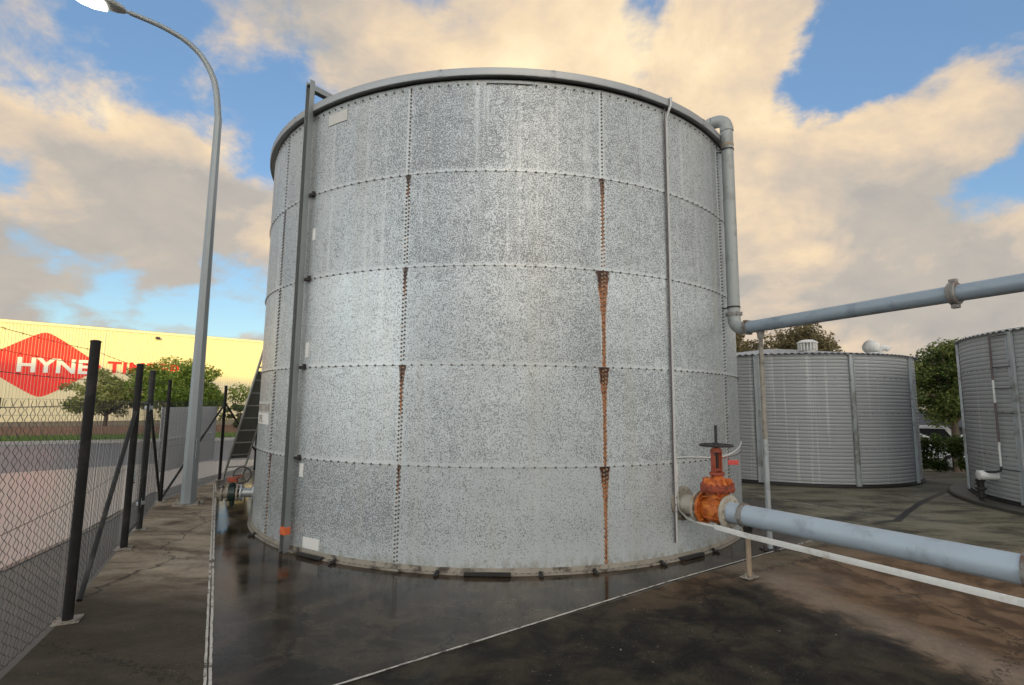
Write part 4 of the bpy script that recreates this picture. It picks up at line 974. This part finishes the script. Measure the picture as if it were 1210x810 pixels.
mb = MB(); mb.add([bp(-16.2, BT+.02, .12), bp(34.2, BT+.02, .12), bp(34.2, BT+.9, -14), bp(-16.2, BT+.9, -14), bp(34.2, BT, -24), bp(-16.2, BT, -24)], [(0, 1, 2, 3), (3, 2, 4, 5)]); mb.build('roof', MT['galv'], bl)
for s in (-9, -1.4, 6.5, 14.1, 22):
    MB().box(bp(s, 3.7, .045), (.09, .04, 7.4), (bw, bnm, Z), .01).build('cover_strip', MT['cream_trim'], bl)
# red diamond following the ribs
cS, cZ, hw, hh, cr = 2.74, 4.45, 3.76, 2.56, .55
def dia(s):
    t = abs(s-cS)/hw
    if t > 1: return 0.
    k = .10; tt = math.sqrt(t*t+k*k)-k; end = math.sqrt(1+k*k)-k
    h = (1-tt/end)/(1-0.0)
    return hh*max(0, min(1, h*1.0))**.94
xs = [x for x in ribs(cS-hw, cS+hw, .20) if abs(x[0]-cS) <= hw]; mb = MB(); n = len(xs)
mb.add([bp(s, cZ-dia(s), o+.012) for s, o in xs]+[bp(s, cZ+dia(s), o+.012) for s, o in xs], [(i, i+1, n+i+1, n+i) for i in range(n-1)])
ds = mb.build('sign_diamond', MT['red_paint'], bl)
def fit_text(txt, s0, s1, z0, h, mat, off, sp=1.):
    o = text_mesh(txt, h/.70, 'lettering', mat, bl, (0, 0, 0), (1, 0, 0), (0, 0, 1), h*.045, .004, 1., sp); base = wloc(bl)
    vv = o.data.vertices; xs = [v.co.x+base.x for v in vv]; zs = [v.co.z+base.z for v in vv]; x0, x1, za, zb = min(xs), max(xs), min(zs), max(zs)
    for v in vv:
        X = s0+(v.co.x+base.x-x0)/(x1-x0)*(s1-s0); ZZ = z0+(v.co.z+base.z-za)/(zb-za)*h; p = bp(X, ZZ, .044-(v.co.y+base.y)); v.co = p-base
    return o
fit_text('HYNE', 1.25, 5.72, 3.80, 1.16, MT['white_paint'], .01, 1.05)
fit_text('TIMBER', 6.86, 12.35, 3.98, .98, MT['red_paint'], .0, 1.08)
mb = MB(); mb.box(bp(10.24, 7.25, .22), (.36, .12, .20), (bw, bnm, Z), .03); mb.box(bp(10.24, 7.36, .1), (.06, .25, .05), (bw, bnm, Z)); mb.build('floodlight', MT['dark'], bl)

# low wall and verge
lw0 = k0+rn*3.9
mb = MB(); mb.box(lw0+Z*.22-rdir*2, (75, .22, .50), (rdir, rn, Z), .02); tag(mb.build('low_wall', MT['brownwall']), 'long low brown wall at the back of the grass verge', 'wall')
gv_ = []; gf = []
for i in range(52000):
    s = rng.uniform(-20, 24); a = rng.uniform(.2, 3.75); p = k0+rdir*s+rn*a; h = rng.uniform(.07, .20); an = rng.uniform(0, PI); dx, dy = .022*math.cos(an), .022*math.sin(an); lx, ly = rng.normal(0, .05), rng.normal(0, .05)
    b = len(gv_); gv_ += [(p.x-dx, p.y-dy, -.01), (p.x+dx, p.y+dy, -.01), (p.x+lx, p.y+ly, h)]; gf.append((b, b+1, b+2))
mb = MB(); mb.v = gv_; mb.f = gf; mb.sm = [False]*len(gf)
tag(mb.build('verge_grass', MT['grass']), kind='stuff', label='green grass on the verge between the kerb and low wall', cat='grass')
strip(.16, 4., -.03, 'verge', MT['earth'])
# wire fence on the far verge
ff = thing('wire_fence', 'thin wire fence with slim posts standing on the far grass verge', 'fence', tuple(k0+rn*3.0))
for i, s in enumerate((-14, -7, -1.2, 5, 11)):
    p = k0+rdir*s+rn*3.3; MB().tube([p, p+Z*1.75], .03, 8).build('post', MT['greypost'], ff)
mb = MB()
for z in (.5, 1.0, 1.35, 1.7): mb.tube([k0+rdir*-14+rn*3.3+Z*z, k0+rdir*11+rn*3.3+Z*z], .006, 5)
mb.build('strand_wires', MT['wire'], ff)

# ------------------------------------------------------------------ trees and hedge
def leaves_mesh(name, mat, parent, centers, radii, count, size, seed, squash=.8):
    r = np.random.default_rng(seed); nC = len(centers); centers = np.array(centers); radii = np.array(radii)
    w = radii**2; w = w/w.sum(); idx = r.choice(nC, count, p=w)
    d = r.normal(size=(count, 3)); d /= np.linalg.norm(d, axis=1)[:, None]
    rr = r.uniform(.25, 1., count)**.55
    pos = centers[idx]+d*rr[:, None]*radii[idx][:, None]*np.array([1, 1, squash])+r.normal(scale=.03, size=(count, 3))
    a = r.normal(size=(count, 3)); a[:, 2] *= .5; a /= np.linalg.norm(a, axis=1)[:, None]
    nrm = d*.7+r.normal(scale=.6, size=(count, 3))+np.array([0, 0, .35]); b = np.cross(nrm, a); b /= np.linalg.norm(b, axis=1)[:, None]; a = np.cross(b, nrm); a /= np.linalg.norm(a, axis=1)[:, None]
    nn = np.cross(a, b)
    L = size*r.uniform(.7, 1.35, count)[:, None]; W = L*.52
    v = np.stack([pos-a*L*.5, pos+b*W*.5+nn*W*.12, pos+a*L*.5, pos-b*W*.5+nn*W*.12], 1).reshape(-1, 3)
    tone = np.clip(r.normal(.45, .2, count)+(r.uniform(-.25, .25, nC))[idx]+d[:, 2]*.08, 0, 1)
    mb = MB(); mb.v = [tuple(x) for x in v]; mb.f = [(4*i, 4*i+1, 4*i+2, 4*i+3) for i in range(count)]; mb.sm = [False]*count
    return mb.build(name, mat, parent, {'leaf_tone': np.repeat(tone, 4)})
def tree(label, base, h, crown_z0, rx, rzz, mat, nclump, count, leaf, seed, trunk_r=.12, gaps=.0, group='trees'):
    r = random.Random(seed); b = Vector(base); t = thing('tree', label, 'tree', b, group)
    top = b+Z*(crown_z0+(h-crown_z0)*.35)
    tr = MB(); mid = b+(top-b)*.5+Vector((r.uniform(-.1, .1), r.uniform(-.1, .1), 0)); tr.tube([b-Z*.05, b+Z*.15, mid, top], [trunk_r*1.35, trunk_r, trunk_r*.8, trunk_r*.55], 10)
    cs = []; rs = []
    cz = (crown_z0+h)/2; hz = (h-crown_z0)/2
    while len(cs) < nclump:
        x, y, z = (r.uniform(-1, 1) for _ in range(3)); q = x*x+y*y+z*z
        if q > 1 or q < .12: continue
        cr_ = r.uniform(.14, .42)*min(rx, hz)*1.05
        k = r.uniform(.70, 1.12)
        cs.append((b.x+x*(rx-cr_*.6)*k, b.y+y*(rx-cr_*.6)*k, b.z+cz+z*(hz-cr_*.55)*k)); rs.append(cr_)
    for c, cr_ in list(zip(cs, rs))[:max(8, nclump//2)]:
        c = Vector(c); s = b+(top-b)*r.uniform(.55, 1.); m = s+(c-s)*.5+Vector((0, 0, r.uniform(-.02, .12)))
        tr.tube([s, m, c], [trunk_r*.42, trunk_r*.26, trunk_r*.10], 6)
    tr.build('trunk', MT['bark'], t)
    leaves_mesh('crown', mat, t, cs, rs, count, leaf, seed)
    return t
tree('sparse olive tree left of centre in front of the red diamond sign', (-19.9, 26.0, -.03), 3.35, .75, 2.3, 1., MT['leaf_pale'], 44, 9000, .13, 5, .11)
tree('dense green tree behind the street lamp hiding part of the red lettering', (-16.75, 27.0, -.03), 3.8, .30, 3.0, 1.5, MT['leaf_green'], 84, 32000, .125, 9, .13)
tree('small dark bush like tree behind the far fence post', (-13.9, 27.3, -.03), 1.75, .5, .85, .6, MT['leaf_dark'], 12, 1700, .13, 12, .05)
tree('brownish tree rising behind the slatted vent of the corrugated tank', (13.4, 24, -.8), 6.75, 2.2, 2.35, 1.5, MT['leaf_brown'], 56, 19000, .14, 21, .2)
tree('brown leafed tree seen between the big tank and the pipe prop', (10.7, 24.5, -.75), 6.3, 2.4, 1.5, 1.5, MT['leaf_brown'], 30, 10000, .14, 27, .18)
tree('tall dark green tree between the two corrugated tanks', (17.55, 21.0, -.78), 5.45, 1.7, 1.9, 2., MT['leaf_dark'], 70, 34000, .115, 33, .16)
tree('dark green tree low behind the right hand corrugated tank', (20.3, 21.5, -.78), 4.2, 1.7, 1.7, 2., MT['leaf_dark'], 34, 14000, .12, 35, .15)
hg = thing('hedge', 'clipped green hedge in the gap between the two corrugated tanks', 'hedge', (11.6, 14.6, 0))
hA = Vector((9.6, 15.75, 0)); hB = Vector((13.6, 13.35, 0)); he = (hB-hA).normalized(); hn = Vector((-he.y, he.x, 0)); cs = []; rs = []
for i in range(150):
    p = hA+he*random.uniform(0, (hB-hA).length)+hn*random.uniform(.1, .75)+Z*random.uniform(.05, .80); cs.append(tuple(p)); rs.append(random.uniform(.14, .22))
for i in range(60):
    p = hA+he*random.uniform(0, (hB-hA).length)+hn*random.uniform(.1, .75)+Z*random.uniform(.76, .84); cs.append(tuple(p)); rs.append(random.uniform(.10, .2))
leaves_mesh('foliage', MT['leaf_hedge'], hg, cs, rs, 26000, .065, 41, 1.)
mb = MB()
for i in range(30):
    p = hA+he*((hB-hA).length*(i+.5)/30)+hn*.4; mb.tube([p, p+Z*.4, p+Z*.75+Vector((random.uniform(-.1, .1), random.uniform(-.1, .1), 0))], [.02, .015, .006], 6)
mb.build('stems', MT['bark'], hg)

# ------------------------------------------------------------------ parked cars and shed beyond the hedge
def car(label, c, yaw, h=1.5, L=4.4):
    c = Vector(c); t = thing('parked_car', label, 'car', c, 'cars parked beyond the hedge'); e = Vector((math.cos(yaw), math.sin(yaw), 0)); s = Z.cross(e); W = .87
    prof = [(-.5, .32), (-.5, .62), (-.47, .80), (-.24, .86), (-.12, 1.34/1.5*h), (.0, h), (.30, h), (.44, .95/1.5*h+.05), (.49, .85), (.5, .5), (.5, .3)]
    mb = MB(); n = len(prof); vs = []
    for k, sc in ((-1, .93), (-.94, 1.), (.94, 1.), (1, .93)):
        for (x, z) in prof:
            inset = .82 if z > .95 else 1.
            vs.append(c+e*x*L*(.985 if abs(k) == 1 else 1)+s*k*W*inset+Z*z)
    mb.add(vs, [(k*n+i, (k+1)*n+i, (k+1)*n+(i+1) % n, k*n+(i+1) % n) for k in range(3) for i in range(n)]+[tuple(range(n)), tuple(range(3*n, 4*n))[::-1]], False); mb.build('body', MT['car_white'], t)
    for k in (-1, 1):
        mb = MB(); vs = [c+e*x*L+s*k*(W*.82+.012+(.03 if z < 1.0 else 0))+Z*z for x, z in ((-.16, .93), (-.09, h-.14), (.01, h-.09), (.28, h-.09), (.37, .97))]; mb.add(vs+[v-s*k*.01 for v in vs], [(0, 1, 2, 3, 4), (9, 8, 7, 6, 5)]); mb.build('side_window', MT['glass'], t)
        for x in (-.31, .31):
            w = MB(); w.lathe(c+e*x*L+s*k*(W-.2)+Z*.31, s*k, [(0, .2), (0, .31), (.2, .31), (.215, .28), (.216, .19)], 22); wo = w.build('wheel', MT['tyre'], t)
            MB().lathe(c+e*x*L+s*k*(W+.0)+Z*.31, s*k, [(0, .19), (.012, .18), (.02, .05), (.021, 0)], 16).build('rim', MT['galv'], wo)
    return t
car('white parked car partly seen over the hedge beside the middle corrugated tank', (17.0, 23.0, -.78), R_(-33), 1.72, 4.6)
car('lower white parked car seen over the hedge beside the right hand tank', (19.1, 21.9, -.78), R_(-33), 1.46, 4.2)
sh = thing('shed', 'low dark shed with a sloping roof far beyond the hedge', 'shed', (25, 31, -.78)); se = Vector((.84, -.55, 0)); sn = Vector((.55, .84, 0)); sc_ = Vector((25.5, 31, -.78))
mb = MB(); mb.box(sc_+Z*.8, (9, 4, 1.6), (se, sn, Z)); mb.build('wall', MT['shed'], sh)
mb = MB(); q = [sc_+se*a*4.8+sn*b+Z*z for a in (-1, 1) for b, z in ((-2.3, 1.5), (0, 2.3), (2.3, 1.5))]; mb.add(q+[p-Z*.08 for p in q], [(0, 3, 4, 1), (1, 4, 5, 2), (6, 7, 10, 9), (7, 8, 11, 10), (0, 1, 7, 6), (1, 2, 8, 7), (3, 9, 10, 4), (4, 10, 11, 5), (0, 6, 9, 3), (2, 5, 11, 8)]); mb.build('roof', MT['shed'], sh)
mb = MB(); mb.box(sc_-se*1.2-sn*2.02+Z*1.0, (.9, .04, .7), (se, sn, Z)); f_w = mb.build('window', MT['conduit'], sh)

# ------------------------------------------------------------------ unseen building added behind the viewpoint to shade the yard from the low sun
FP = Vector((-17, -90, 0)); fe = Vector((.94, .342, 0)).normalized(); fn = Vector((-.342, .94, 0)).normalized(); FH = 24.7
ob = thing('occluder', 'long grey factory building added out of view to shade the yard', 'occluder', FP-fn*8)
mb = MB(); mb.box(FP-fn*8+Z*FH/2, (260, 16, FH), (fe, fn, Z)); mb.build('wall', MT['warehouse'], ob)
mb = MB(); q = [FP+fe*a+fn*b+Z*(FH+c) for a, b, c in ((-131, .4, .0), (131, .4, .0), (131, -8, .6), (-131, -8, .6), (131, -16.4, .0), (-131, -16.4, .0))]
mb.add(q, [(0, 1, 2, 3), (3, 2, 4, 5)]); mb.build('roof', MT['galv'], ob)
for i in range(12):
    MB().box(FP+fe*(-110+20*i)+fn*.04+Z*3., (6, .12, 5.4), (fe, fn, Z)).build('occluder_door', MT['board'], ob)
